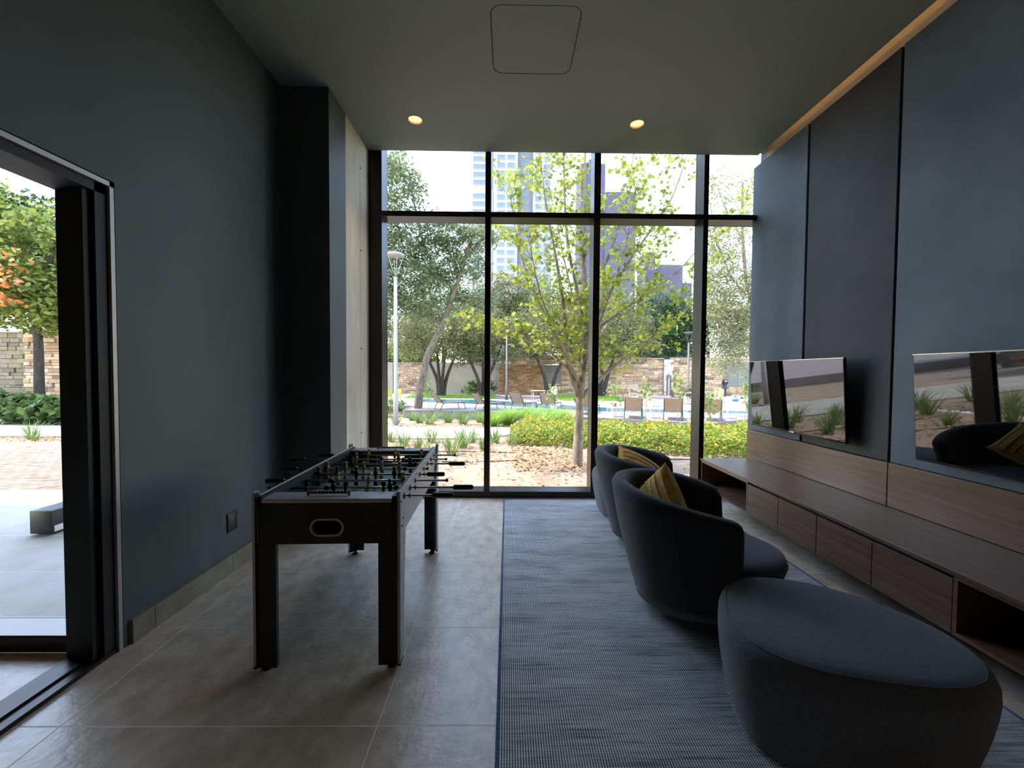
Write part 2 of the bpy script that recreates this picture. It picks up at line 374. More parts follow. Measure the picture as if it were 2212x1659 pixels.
# cove above the right-hand edge of the ceiling
m = MB(); m.box(2.45, 3.02, YB, 4.345, ZC + .2, ZC + .24); m.box(2.44, 2.46, YB, 4.345, ZC + .03, ZC + .2); m.box(2.79, 2.83, YB, 4.345, 3.55, ZC + .2); m.box(2.45, 2.79, 4.335, 4.345, ZC + .0305, ZC + .2)
m.build('cove', 'cove_paint', ceil)
tag(box('led_strip', 'led', None, 2.53, 2.545, YB + .1, 4.12, ZC + .031, ZC + .037), 'warm strip light hidden in the ceiling cove', 'light strip')
m = MB(); m.box(-6, 3.4, YB - .3, YW + .25, ZC + .24, ZC + .7); m.box(-16, -6, YB - .3, 4.3, ZC + .24, ZC + .7)
struct(m.build('roof', 'plaster'), 'concrete roof slab over the room and terrace', 'roof')
box('soffit', 'plaster', bpy.data.objects['roof'], -14, XL - .2, YB, 4.29, ZC + .05, ZC + .24)

# left wall with the glazed opening, pier and concrete column
DO0, DO1, DZ = -1.6, 1.966, 2.285
m = MB(); m.plate([(DO1, 0), (3.42, 0), (3.42, ZC + .02), (YB, ZC + .02), (YB, 0), (DO0, 0), (DO0, DZ), (DO1, DZ)], [], XL - .2, XL, 'yz')
struct(m.build('wall_left', 'paint'), 'dark blue-grey painted wall beside the sliding door', 'wall')
m = MB(); m.box(XL - .2, -1.505, 3.40, 3.74, 0, ZC + .02)
struct(m.build('wall_pier', 'paint'), 'dark painted pier projecting from the wall by the window', 'wall')
m = MB(); m.box(XL - .2, -1.508, 3.742, 4.10, 0, ZC + .2); col = m.build('concrete_column', 'concrete'); struct(col, 'bare board-marked concrete column beside the window', 'column')
box('concrete_board', 'concrete', col, -1.9, -1.508, 4.106, YG + .12, 0, ZC + .2)
for z in (.75, 1.62, 2.62, 3.45):
    MB().lathe([(.011, 0), (.011, .002)], 10, Matrix.Translation((-1.508, 4.125, z)) @ Matrix.Rotation(PI / 2, 4, 'Y')).build('tie_hole', 'black', col)
base = thing('baseboard_left', 'grey tile skirting along the dark wall', 'baseboard', kind='structure')
for a, b in ((DO1 + .03, 2.121), (2.125, 2.721), (2.725, 3.321), (3.325, 3.398)):
    box('tile', 'tile_skirting', base, XL, XL + .018, a, b, .001, .122)
# back wall and lobby shell
struct(box('wall_back', 'paint', None, XL - .2, 3.0, YB - .2, YB, 0, ZC + .2), 'painted back wall of the room behind the viewer', 'wall')
m = MB(); m.box(-5.4, -5.2, YB, 1.95, 0, ZC); m.box(-5.2, XL - .2, YB - .2, YB, 0, ZC); m.box(-5.2, XL - .2, YB, 1.95, 3.2, ZC)
struct(m.build('wall_lobby', 'plaster'), 'pale walls and ceiling of the lobby beyond the sliding door', 'wall')

# right wall: backing, fabric-look panels, timber upstand
wr = struct(box('wall_right', 'black', None, 2.765, 3.1, YB, 4.42, 0, 3.549), 'feature wall of tall blue and black panels', 'wall')
def panel(name, mat, y0, y1, z0, z1, x=XW): return box(name, mat, wr, x, x + .05, y0, y1, z0, z1, r=.004)
panel('panel', 'panel_blue', 3.627, 4.43, .772, 3.653)
panel('panel', 'panel_dark', 2.780, 3.610, .772, 3.653, XW + .004)
panel('panel', 'panel_blue', .62, 2.761, .772, 3.653)
panel('panel', 'panel_dark', -.25, .60, .772, 3.653, XW + .004)
panel('panel', 'panel_blue', YB + .01, -.27, .772, 3.653)
panel('timber_upstand', 'wood', 2.771, 4.43, .457, .768, XW - .005)
panel('timber_upstand', 'wood', .62, 2.769, .457, .768, XW - .005)
panel('timber_upstand', 'wood', YB + .01, .618, .457, .768, XW - .005)

# main window
w1 = thing('window_1', 'floor-to-ceiling black framed window wall facing the garden', 'window', kind='structure')
MX = [(-1.505, -1.367), (-.253, -.192), (.925, .995), (2.119, 2.172), (2.86, 2.92)]
for a, b in MX: box('mullion', 'aluminium_dark', w1, a, b, YW, YG + .03, 0, ZC + .2)
for (a0, a), (b, b1) in zip(MX[:-1], MX[1:]):
    box('transom', 'aluminium_dark', w1, a, b, YW, YG + .03, 3.062, 3.118)
    box('bottom_rail', 'aluminium_dark', w1, a, b, YW, YG + .03, 0, .072)
    box('head_rail', 'aluminium_dark', w1, a, b, YW + .02, YG + .03, ZC + .14, ZC + .2)
    box('pane', 'glass', w1, a, b, YG - .004, YG + .006, .072, 3.062)
    box('pane', 'glass', w1, a, b, YG - .004, YG + .006, 3.118, ZC + .14)
# lobby window at right angles to the glazed door
w2 = thing('window_2', 'black framed lobby window seen through the sliding door', 'window', kind='structure')
box('bottom_rail', 'aluminium_dark', w2, -5.2, -2.07, 1.93, 2.09, 0, .08, r=.004)
box('sill_plate', 'alu_light', w2, -5.2, -2.13, 1.935, 2.085, .08, .084)
box('head_rail', 'aluminium_dark', w2, -5.2, -2.1, 1.93, 2.09, 3.1, 3.2)
for x in (-2.13, -3.7, -5.2): box('mullion', 'aluminium_dark', w2, x, x + .06, 1.93, 2.09, .08, 3.1)
for a, b in ((-5.14, -3.7), (-3.64, -2.13)): box('pane', 'glass', w2, a, b, 2.07, 2.08, .084, 3.1)
# sliding glazed door in the left wall
d1 = thing('door_1', 'black framed sliding glass door, slid open, in the dark wall', 'door', kind='structure')
box('trim', 'alu_light', d1, XL - .19, XL + .004, DO1 - .028, DO1 - .008, 0, DZ - .008)
box('trim', 'alu_light', d1, XL - .19, XL + .004, DO0 + .01, DO1 - .008, DZ - .03, DZ - .008)
m = MB(); m.box(XL - .19, XL - .01, DO1 - .085, DO1 - .028, 0, DZ - .03); m.box(XL - .08, XL - .03, DO1 - .12, DO1 - .085, 0, DZ - .03)
m.build('jamb', 'black', d1)
m = MB(); m.box(XL - .19, XL - .01, DO0, DO1 - .03, DZ - .075, DZ - .03); m.build('head_track', 'black', d1)
m = MB(); m.box(XL - .06, XL - .005, DO0, DO1 - .03, 0, .02); m.box(XL - .075, XL - .06, DO0, DO1 - .03, 0, .03); m.box(XL - .19, XL - .075, DO0, DO1 - .03, 0, .012); m.build('floor_track', 'aluminium_dark', d1)
box('strike_jamb', 'black', d1, XL - .13, XL - .085, 1.858, 1.90, .03, DZ - .08, r=.004)
box('sash_rail', 'aluminium_dark', d1, XL - .13, XL - .085, -.9, .9, DZ - .15, DZ - .08, r=.004)
box('sash_rail', 'aluminium_dark', d1, XL - .13, XL - .085, -.9, .9, .014, .05, r=.004)
for y0_ in (.9, -.98): box('sash_stile', 'black', d1, XL - .13, XL - .085, y0_, y0_ + .08, .014, DZ - .08)
box('pane', 'glass', d1, XL - .112, XL - .104, -.9, .9, .05, DZ - .15)

# ------------------------------------------------------------------ ceiling lamps and small wall things
for i, ((x, y), lb) in enumerate(zip(dls + dls_back, ['round warm downlight in the ceiling nearer the concrete column', 'round warm downlight in the ceiling nearer the panelled wall',
                                     'round warm downlight behind the viewer nearer the sliding door', 'round warm downlight behind the viewer nearer the panelled wall'])):
    t = thing('downlight', lb, 'ceiling light', (x, y, ZC), group='recessed ceiling downlights')
    MB().lathe([(.0655, .0), (.07, -.002), (.07, .0), (.0655, .004)], 32, cap=False).build('trim_ring', 'ceiling_paint', t)
    MB().lathe([(.0645, .001), (.058, .03), (.056, .045)], 32, cap=False).build('reflector', 'cove_paint', t)
    MB().lathe([(.0001, .016), (.060, .016), (.060, .02)], 32).build('lens', 'lens', t)
    l = bpy.data.lights.new('downlight_bulb', 'SPOT'); l.energy = 8 if i < 2 else 10; l.color = (1, .72, .45); l.spot_size = 1.5; l.spot_blend = .6; l.shadow_soft_size = .05
    lo = bpy.data.objects.new('downlight_bulb', l); C.objects.link(lo); lo.parent = t; lo.location = (0, 0, -.01)
t = thing('wall_outlet', 'small dark socket plate low on the blue-grey wall', 'outlet', (XL, 2.745, .342))
MB().rbox(0, .009, -.048, .048, -.064, .064, r=.004).build('plate', 'outlet', t)
MB().rbox(.006, .0105, -.034, .034, -.05, .05, r=.002).build('insert', 'outlet', t)

# ------------------------------------------------------------------ rug
t = thing('rug', 'large blue and white woven rug under the armchairs', 'rug')
box('weave', 'rug_weave', t, -.02, 2.07, .35, 4.273, .0005, .008)
for b in ((-.035, -.02, .335, 4.288), (2.07, 2.085, .335, 4.288), (-.02, 2.07, .335, .35), (-.02, 2.07, 4.273, 4.288)):
    box('binding', 'rug_binding', t, *b, .0005, .010, r=.003)

# ------------------------------------------------------------------ timber cabinets
XF = 2.145
t = tag(box('worktop', 'wood', None, XF - .012, XW - .006, .905, 4.345, .432, .457, r=.002), 'long walnut worktop along the panelled wall', 'worktop')
def open_unit(name, label, y0, y1):
    t = thing(name, label, 'cabinet', group='wall-hung timber cabinets'); z0, z1, th = .144, .431, .018
    box('side_panel', 'wood', t, XF, XW - .006, y0, y0 + th, z0, z1); box('side_panel', 'wood', t, XF, XW - .006, y1 - th, y1, z0, z1)
    box('shelf', 'wood', t, XF, XW - .006, y0 + th, y1 - th, z0, z0 + th); box('back_panel', 'wood_dark', t, XW - .03, XW - .008, y0 + th, y1 - th, z0 + th, z1)
    box('top_panel', 'wood', t, XF, XW - .03, y0 + th, y1 - th, z1 - th, z1)
open_unit('open_cabinet', 'open-fronted timber cabinet by the window, end of the row', 3.494, 4.343)
open_unit('open_cabinet', 'open-fronted timber cabinet nearest the viewer, beside the ottoman', .93, 1.856)
def drawer_unit(label, ys):
    t = thing('drawer_cabinet', label, 'cabinet', group='wall-hung timber cabinets'); y0, y1 = ys[-1], ys[0]
    m = MB(); m.box(XF + .022, XW - .006, y0 + .001, y1 - .001, .146, .405); m.box(XF + .06, XW - .006, y0 + .001, y1 - .001, .405, .431); m.build('carcass', 'wood_dark', t)
    for a, b in zip(ys[1:], ys[:-1]):
        box('drawer', 'wood', t, XF, XF + .02, a + .0018, b - .0018, .144, .410, r=.0015)
drawer_unit('timber cabinet with two plain drawers below the far television', (3.492, 3.094, 2.704))
drawer_unit('timber cabinet with two wide drawers behind the near ottoman', (2.702, 2.283, 1.858))

# ------------------------------------------------------------------ televisions
def television(label, yc):
    t = thing('television', label, 'television', (2.594, yc, 1.184), group='televisions on the panelled wall')
    R = Matrix.Rotation(math.radians(-3.6), 4, 'Y')
    MB().rbox(0, .022, -.592, .592, -.335, .335, r=.004, mat=R).build('casing', 'black_gloss', t)
    MB().rbox(.02, .05, -.36, .36, -.30, .12, r=.01, mat=R).build('rear_housing', 'black', t)
    MB().box(-.001, .0005, -.585, .585, -.320, .329, mat=R).build('screen', 'screen', t)
    MB().box(-.0022, .001, -.5925, .5925, .3315, .3355, mat=R).build('edge_trim', 'chrome', t)
    MB().box(-.0022, .001, -.5925, .5925, -.3355, -.332, mat=R).build('edge_trim', 'black_gloss', t)
    MB().rbox(-.004, .001, -.035, .035, -.332, -.323, r=.001, mat=R).build('badge', 'chrome', t)
    MB().box(.045, .105, -.14, .14, -.15, .15).build('wall_bracket', 'black', t)
television('flat television beside the window above the far drawers', 3.617)
television('flat television nearest the viewer reflecting an armchair', 1.913)

# ------------------------------------------------------------------ foosball table
def foosball():
    t = thing('foosball_table', 'black and grey foosball table with rods and wooden players', 'game table', (-.82, 1.81, 0), .032)
    Ln = 1.228; xo, xi = .318, .292
    hole = rrect(0, .672, .135, .066, .0329, 8)
    MB().plate(rect(-xi, xi, .595, .79), [hole], 0, .018, 'xz').build('end_panel', 'foos_black', t)
    MB().plate(rrect(0, .672, .152, .083, .0414, 8), [hole], -.006, .02, 'xz').build('ball_return_ring', 'grey_laminate', t)
    m = MB(); m.box(-.07, .07, .019, .08, .62, .632); m.box(-.08, .08, .075, .085, .62, .72); m.box(-.08, .08, .019, .085, .71, .72); m.box(-.08, -.072, .019, .085, .62, .72); m.box(.072, .08, .019, .085, .62, .72); m.build('ball_tray', 'black', t)
    m = MB(); m.plate(rect(-xi, xi, .595, .79), [rect(-.1, .1, .705, .765)], Ln - .018, Ln, 'xz'); m.build('end_panel', 'foos_black', t)
    m = MB(); m.plate(rect(-xi, xi, .66, .79), [rect(-.1, .1, .70, .765)], .10, .115, 'xz'); m.build('goal_panel', 'foos_black', t)
    m = MB(); m.plate(rect(-xi, xi, .66, .79), [rect(-.1, .1, .70, .765)], Ln - .115, Ln - .10, 'xz'); m.build('goal_panel', 'foos_black', t)
    MB().rbox(-xi, xi, -.004, .11, .785, .803, r=.003).build('end_ledge', 'grey_laminate', t)
    MB().rbox(-xi, xi, Ln - .11, Ln + .004, .785, .803, r=.003).build('end_ledge', 'grey_laminate', t)
    for s in (-1, 1):
        a, b = sorted((s * xi, s * (xo - .006)))
        MB().box(a, b, .005, Ln - .005, .595, .812).build('side_panel', 'foos_black', t)
        a, b = sorted((s * (xo - .006), s * xo))
        MB().box(a, b, .005, Ln - .005, .60, .81).build('side_cladding', 'grey_laminate', t)
        a, b = sorted((s * (xo - .011), s * (xo + .001)))
        MB().rbox(a, b, .02, Ln - .02, .811, .818, r=.003).build('top_trim', 'grey_laminate', t)
    MB().box(-xi, xi, .1, Ln - .1, .66, .695).build('playfield', 'pitch_green', t)
    pf = t.children[-1]
    m = MB()
    m.plate(ring(0, Ln / 2, .085, 40), [ring(0, Ln / 2, .079, 40)], .695, .6958)
    m.box(-xi, xi, Ln / 2 - .003, Ln / 2 + .003, .695, .6958)
    m.build('pitch_marking', 'white_line', pf)
    for y in (.14, Ln - .14):
        d = 1 if y < .6 else -1
        m = MB(); m.box(-.13, .13, y + d * .17 - .003, y + d * .17 + .003, .695, .6958); m.box(-.133, -.127, min(y, y + d * .17), max(y, y + d * .17), .695, .6958); m.box(.127, .133, min(y, y + d * .17), max(y, y + d * .17), .695, .6958)
        m.build('pitch_marking', 'white_line', pf)
    MB().plate(ring(0, .27, .012, 16), [], .695, .6958).build('pitch_marking', 'white_line', pf)
    # legs
    for sx in (-1, 1):
        for sy in (0, 1):
            Y = (lambda y: y) if sy == 0 else (lambda y: Ln - y)
            a, b = sorted((sx * (xo - .004), sx * (xo - .088)))
            lg = MB(); lg.plate([(a, .022), (b, .022), (b, .594), (a, .594)], [], *sorted((Y(0), Y(.02))), 'xz')
            a2, b2 = sorted((sx * (xo - .02), sx * (xo - .004)))
            lg.plate([(Y(.02), .022), (Y(.052), .022), (Y(.098), .594), (Y(.02), .594)], [], a2, b2, 'yz')
            leg = lg.build('leg', 'foos_black', t)
            a2, b2 = sorted((sx * (xo + .001), sx * (xo + .014)))
            MB().plate([(Y(-.004), .03), (Y(.05), .03), (Y(.105), .60), (Y(.03), .835), (Y(-.004), .835)], [], a2, b2, 'yz').build('leg_plate', 'grey_laminate', leg)
            a3, b3 = sorted((sx * (xo - .003), sx * (xo + .0012)))
            MB().box(a3, b3, *sorted((Y(-.006), Y(.02))), .03, .83).build('edge_strip', 'foos_black', leg)
            MB().box(min(a2, b2) - .001, max(a2, b2) + .001, *sorted((Y(-.005), Y(.052))), .02, .03).build('foot_cap', 'black', leg)
            cx = sx * (xo - .03)
            MB().lathe([(.02, 0), (.022, .006), (.012, .012), (.008, .03)], 14, Matrix.Translation((cx, Y(.03), 0))).build('leveller', 'black', leg)
            for yy, zz in ((.015, .785), (.03, .665), (.065, .69)):
                MB().lathe([(.007, 0), (.006, .004), (.002, .005)], 10, Matrix.Translation((sx * (xo + .014), Y(yy), zz)) @ Matrix.Rotation(sx * PI / 2, 4, 'Y')).build('bolt', 'chrome', leg)
    # players: turned figures on the rods
    prof = [(.0001, .047), (.006, .046), (.0095, .042), (.0105, .037), (.0085, .031), (.006, .028), (.0075, .025), (.0125, .017), (.0135, .008), (.011, -.006), (.008, -.018), (.0065, -.024), (.0085, -.030), (.0095, -.036), (.0075, -.042), (.006, -.046)]
    def man(mat):
        m = MB(); m.lathe(list(reversed(prof)), 12); m.rbox(-.011, .011, -.007, .007, -.066, -.044, r=.002); me = m.mesh('player'); me.materials.append(MATS[mat]); return me
    tan, blk = man('man_tan'), man('man_black')
    grip = MB(); gp = [(.006, 0), (.0125, .003)]
    for k in range(7): z = .012 + k * .0125; gp += [(.0135, z - .004), (.015, z), (.0135, z + .004)]
    gp += [(.013, .1), (.009, .106), (.0001, .108)]
    grip.lathe(gp, 14); grip_me = grip.mesh('handle'); grip_me.materials.append(MATS['man_black'])
    bmp = MB().lathe([(.0075, 0), (.013, .002), (.013, .02), (.0075, .022)], 14).mesh('bumper'); bmp.materials.append(MATS['man_black'])
    wsh = MB().lathe([(.0065, 0), (.014, 0), (.014, .003), (.0065, .003)], 16).mesh('washer'); wsh.materials.append(MATS['black'])
    cap = MB().lathe([(.007, 0), (.0095, .001), (.0095, .011), (.0001, .014)], 12).mesh('end_cap'); cap.materials.append(MATS['black_gloss']); 
    RX = Matrix.Rotation(PI / 2, 4, 'Y')
    # (tan?, handle side, left end, right end, player x, tilt)
    rods = [(0, 1, -.385, .455, (-.16, .03, .215), 2.9), (0, 1, -.40, .545, (-.08, .213), .12), (1, -1, -.395, .49, (-.115, .06, .25), -.55),
            (0, 1, -.43, .36, (-.275, -.165, -.055, .058, .168), .05), (1, -1, -.46, .335, (-.28, -.168, -.057, .054, .166), -.04),
            (0, 1, -.36, .46, (-.175, .018, .205), .1), (1, -1, -.54, .42, (-.195, .095), .05), (1, -1, -.40, .467, (-.155, .037, .225), -.5)]
    for k, (tn, hs, x0, x1, px, tilt) in enumerate(rods):
        y, z = .135 + k * .1365, .775
        rd = MB().tube([(x0, 0, 0), (x1, 0, 0)], .0062, 10).build('rod', 'chrome', t, (0, y, z))
        h = link('handle', grip_me, None, rd, (x1 if hs > 0 else x0, 0, 0)); h.rotation_euler = (0, hs * PI / 2, 0)
        e = link('end_cap', cap, None, rd, (x0 if hs > 0 else x1, 0, 0)); e.rotation_euler = (0, -hs * PI / 2, 0)
        for x in px:
            p = link('player', tan if tn else blk, None, rd, (x, 0, 0)); p.rotation_euler = (tilt + rnd.uniform(-.06, .06), 0, 0)
        for x in (px[0] - .045, px[-1] + .022):
            bb = link('bumper', bmp, None, rd, (x, 0, 0)); bb.rotation_euler = (0, PI / 2, 0)
        for x in (-.325, .319, .345 if hs > 0 else -.35):
            bb = link('washer', wsh, None, rd, (x, 0, 0)); bb.rotation_euler = (0, PI / 2, 0)
    for y, rx in ((.055, (-.105, -.09, -.078)), (Ln - .055, (-.03, -.02, -.01))):
        sc = MB().tube([(-.11, y, .816), (.078, y, .816)], .002, 6).build('score_counter', 'black', t)
        for x in (-.112, .076): MB().box(x, x + .008, y - .006, y + .006, .803, .823).build('score_bracket', 'black', sc)
        for k in range(10):
            x = -.098 + k * .0172
            MB().lathe([(.003, 0), (.0075, .001), (.0075, .013), (.003, .014)], 10, Matrix.Translation((x, y, .816)) @ RX).build('bead', 'red' if k < 2 else 'black_gloss', sc)
foosball()

# ------------------------------------------------------------------ armchairs, ottomans, cushions
def armchair(label, loc, rz):
    t = thing('armchair', label, 'armchair', loc, rz, group='charcoal barrel armchairs'); t.scale = (1.04, 1.04, 1.04)
    # shell: s along the arc (from one arm end round the back to the other), q round the section
    NS, NQ = 56, 22; R1, R0, th = .408, .268, .085; vs = []; fs = []
    for i in range(NS + 1):
        s = -1 + 2 * i / NS; e = min(1, (1 - abs(s)) / .075); rd = math.sqrt(max(0, 1 - (1 - e) ** 2)); rd = max(rd, .02)
        hz = .735 - .11 * abs(s) ** 2.2 - .05 * (1 - rd); zb = .085
        for q in range(NQ):
            a = q / NQ
            if a < .40: u = a / .40; z = zb + (hz - .04 - zb) * u; off = 0.
            elif a < .60: an = (a - .40) / .20 * PI; z = hz - .04 + .04 * math.sin(an); off = .5 - .5 * math.cos(an)
            else: u = (a - .60) / .40; z = hz - .04 + (zb - hz + .04) * u; off = 1.
            zz = (z - zb) / (.735 - zb)
            rr = R0 + (R1 - R0) * (1 - (1 - max(0, min(1, zz))) ** 1.35)
            thm = math.radians(136 - 18 * max(0, zz)); ang = PI + s * thm
            mid = rr - th / 2; r = mid + (th / 2) * (1 - 2 * off) * (rd if abs(s) > .92 else 1)
            fx = 1.06 if math.cos(ang) < 0 else 1.12
            vs.append((r * math.cos(ang) * fx, r * math.sin(ang), z))
    for i in range(NS):
        for q in range(NQ): fs.append((i * NQ + q, i * NQ + (q + 1) % NQ, (i + 1) * NQ + (q + 1) % NQ, (i + 1) * NQ + q))
    fs.append(tuple(range(NQ))); fs.append(tuple(NS * NQ + q for q in reversed(range(NQ))))
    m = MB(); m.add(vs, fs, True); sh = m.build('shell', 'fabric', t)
    # raised seam piping on the shell, over the back and round the rim
    for s0 in (-.62, .62):
        i = round((s0 + 1) / 2 * NS); pts = [Vector(vs[i * NQ + q]) for q in range(1, 12)]
        MB().tube([p + Vector((p.x, p.y, 0)).normalized() * .0005 for p in pts], .0025, 5).build('seam', 'fabric', sh)
    # seat cushion, body and swivel base
    n = 40; vs = []; fs = []; prof = [(.02, .215), (.64, .215), (.80, .24), (.93, .295), (.97, .345), (.93, .385), (.8, .405), (.4, .414), (.02, .415)]
    for f, z in prof:
        for k in range(n):
            a = 2 * PI * k / n; c, s_ = math.cos(a), math.sin(a); r = .325
            vs.append((.10 + f * (r + .04 * max(0, c)) * c * 1.05, f * r * 1.0 * s_, z))
    for i in range(len(prof) - 1):
        for k in range(n): fs.append((i * n + k, i * n + (k + 1) % n, (i + 1) * n + (k + 1) % n, (i + 1) * n + k))
    fs += [tuple(reversed(range(n))), tuple((len(prof) - 1) * n + k for k in range(n))]
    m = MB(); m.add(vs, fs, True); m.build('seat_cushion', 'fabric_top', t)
    MB().lathe([(.215, .02), (.24, .03), (.262, .085), (.272, .21), (.26, .26)], 40, Matrix.Translation((.02, 0, 0))).build('underframe', 'fabric', t)
    MB().lathe([(.205, .009), (.21, .012), (.21, .03), (.2, .032)], 36, Matrix.Translation((.02, 0, 0))).build('plinth', 'black', t)
    return t
armchair('charcoal barrel armchair nearer the viewer, mustard cushion standing on its corner', (1.075, 2.30, 0), math.radians(-19))
armchair('charcoal barrel armchair nearer the window, mustard cushion leaning low', (1.165, 3.20, 0), math.radians(-14))

def ottoman(label, loc, rz, sx=.41, sy=.33):
    t = thing('ottoman', label, 'ottoman', loc, rz, group='charcoal pebble ottomans')
    n = 64; prof = [(.02, .02), (.81, .02), (.855, .045), (.915, .13), (.962, .22), (.988, .29), (1.0, .34), (.995, .375), (.97, .402), (.92, .420), (.84, .429), (.7, .434), (.4, .437), (.02, .438)]
    vs = []; fs = []
    for f, z in prof:
        for k in range(n):
            a = 2 * PI * k / n; c, s = math.cos(a), math.sin(a)
            q = (abs(c) ** 2.35 + abs(s) ** 2.35) ** (-1 / 2.35) * (1 + .06 * math.cos(3 * a + .6))
            vs.append((f * q * sx * c, f * q * sy * s, z))
    for i in range(len(prof) - 1):
        for k in range(n): fs.append((i * n + k, i * n + (k + 1) % n, (i + 1) * n + (k + 1) % n, (i + 1) * n + k))
    fs += [tuple(reversed(range(n))), tuple((len(prof) - 1) * n + k for k in range(n))]
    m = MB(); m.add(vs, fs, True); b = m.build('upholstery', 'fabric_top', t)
    pts = [Vector(vs[9 * n + k]) * 1.0 for k in range(n)]; pts = [Vector((p.x * 1.004, p.y * 1.004, p.z)) for p in pts]
    MB().tube(pts + [pts[0]], .0014, 5, False).build('seam', 'fabric_top', b)
    MB().lathe([(.2, .009), (.2, .03)], 28).build('plinth', 'black', t)
ottoman('large charcoal pebble ottoman in front, nearest the viewer', (1.262, 1.505, 0), math.radians(-20), .412, .338)
ottoman('charcoal pebble ottoman beyond the armchairs, close to the window', (1.215, 3.93, 0), math.radians(10), .37, .32)

def cushion(label, corner, up, normal, size=.40):
    # up: direction from the middle to the raised corner; normal: the way the face looks
    t = thing('cushion', label, 'cushion', (0, 0, 0), 0, group='mustard ribbed cushions')
    nz = Vector(normal).normalized(); d = Vector(up); d = (d - nz * d.dot(nz)).normalized(); e = nz.cross(d)
    x, y = (d - e).normalized(), (d + e).normalized(); t.rotation_euler = Matrix((x, y, nz)).transposed().to_euler()
    t.location = Vector(corner) - d * size * .70
    N = 30; vs = []; fs = []
    for side in (1, -1):
        for i in range(N + 1):
            for j in range(N + 1):
                u, v = -1 + 2 * i / N, -1 + 2 * j / N
                pinch = 1 - .07 * (1 - abs(u) ** 3) * abs(v) ** 2 - .07 * (1 - abs(v) ** 3) * abs(u) ** 2
                d = ((1 - u ** 2) * (1 - v ** 2)) ** .42
                rib = .006 * max(0, math.cos((u + .06 * math.sin(4 * v)) * PI * 3.5)) ** 6 * min(1, d * 3)
                vs.append((u * size / 2 * pinch, v * size / 2 * pinch, side * (d * .075 + rib)))
    K = (N + 1) ** 2
    for sd in (0, 1):
        for i in range(N):
            for j in range(N):
                q = [sd * K + i * (N + 1) + j, sd * K + (i + 1) * (N + 1) + j, sd * K + (i + 1) * (N + 1) + j + 1, sd * K + i * (N + 1) + j + 1]
                fs.append(tuple(q if sd == 0 else reversed(q)))
    m = MB(); m.add(vs, fs, True); cov = m.build('cover', 'mustard', t)
    # tufted stripes standing proud of the cover
    for u0 in (-.86, -.57, -.285, 0, .285, .57, .86):
        for side in (0, 1):
            pts = []
            for j in range(2, N - 1, 1):
                i = (u0 + 1) / 2 * N; i0 = int(i); a = vs[side * K + i0 * (N + 1) + j]; b = vs[side * K + min(N, i0 + 1) * (N + 1) + j]; w = i - i0
                p = Vector(a) * (1 - w) + Vector(b) * w; pts.append(p + Vector((rnd.uniform(-.002, .002), 0, (.002 if side == 0 else -.002))))
            MB().tube(pts, [rnd.uniform(.0025, .0042) for _ in pts], 5).build('tufted_stripe', 'mustard_stripe', t)
M('mustard_stripe', rgb(250, 226, 156), rgb(236, 200, 120), rough=.95, vs=60, sheen=.4)
cushion('mustard ribbed cushion standing on its corner in the nearer armchair', (.915, 2.275, .875), (.042, -.09, 1.4), (-.98, -.2, .02), .36)
cushion('mustard ribbed cushion leaning low in the armchair by the window', (.925, 3.278, .785), (-.59, .87, .945), (.33, -.58, .74), .38)

# ------------------------------------------------------------------ garden ground, paths, deck and pool
def gz(y): return -.1 - .05 * (y - 4.6)
nr = np.random.default_rng(11)

def ground_mesh():
    xs = np.concatenate([np.linspace(-40, -8, 20), np.linspace(-7.6, 10, 70), np.linspace(10.6, 30, 14)]); ys = np.concatenate([np.linspace(4.56, 12, 46), np.linspace(12.4, 26, 26)])
    vs = []; fs = []
    for j, y in enumerate(ys):
        for i, x in enumerate(xs):
            amp = .022 if (-4 < x < 6 and 5 < y < 10) else .006
            vs.append((x, y, gz(y) + (rnd.uniform(-amp, amp) if j else 0)))
    n = len(xs)
    for j in range(len(ys) - 1):
        for i in range(n - 1): fs.append((j * n + i, j * n + i + 1, (j + 1) * n + i + 1, (j + 1) * n + i))
    m = MB(); m.add(vs, fs, True); return m
struct(ground_mesh().build('ground', 'soil'), 'pale sandy planting bed outside the window', 'ground')
struct(box('land', 'deck', None, -300, 300, 26, 420, -2.2, -1.6), 'far ground beyond the garden wall', 'ground')
def slope_strip(name, mat, label, poly, dz=.015, cat='path'):
    m = MB(); vs = [(x, y, gz(y) + dz) for x, y in poly] + [(x, y, gz(y) - .15) for x, y in poly]; n = len(poly)
    m.add(vs, [tuple(range(n)), tuple(n + k for k in reversed(range(n)))] + [(k, n + k, n + (k + 1) % n, (k + 1) % n) for k in range(n)])
    return struct(m.build(name, mat), label, cat)
slope_strip('path', 'path', 'pale concrete garden path crossing beyond the planting bed', [(-40, 10.35), (-.6, 10.45), (.3, 11.8), (.6, 13.8), (-.3, 13.9), (-40, 13.2)], .035)
struct(box('kerb', 'kerb', None, -16, XL - .25, 4.283, 4.61, -.3, -.002), 'white sunlit kerb edging the terrace', 'kerb')

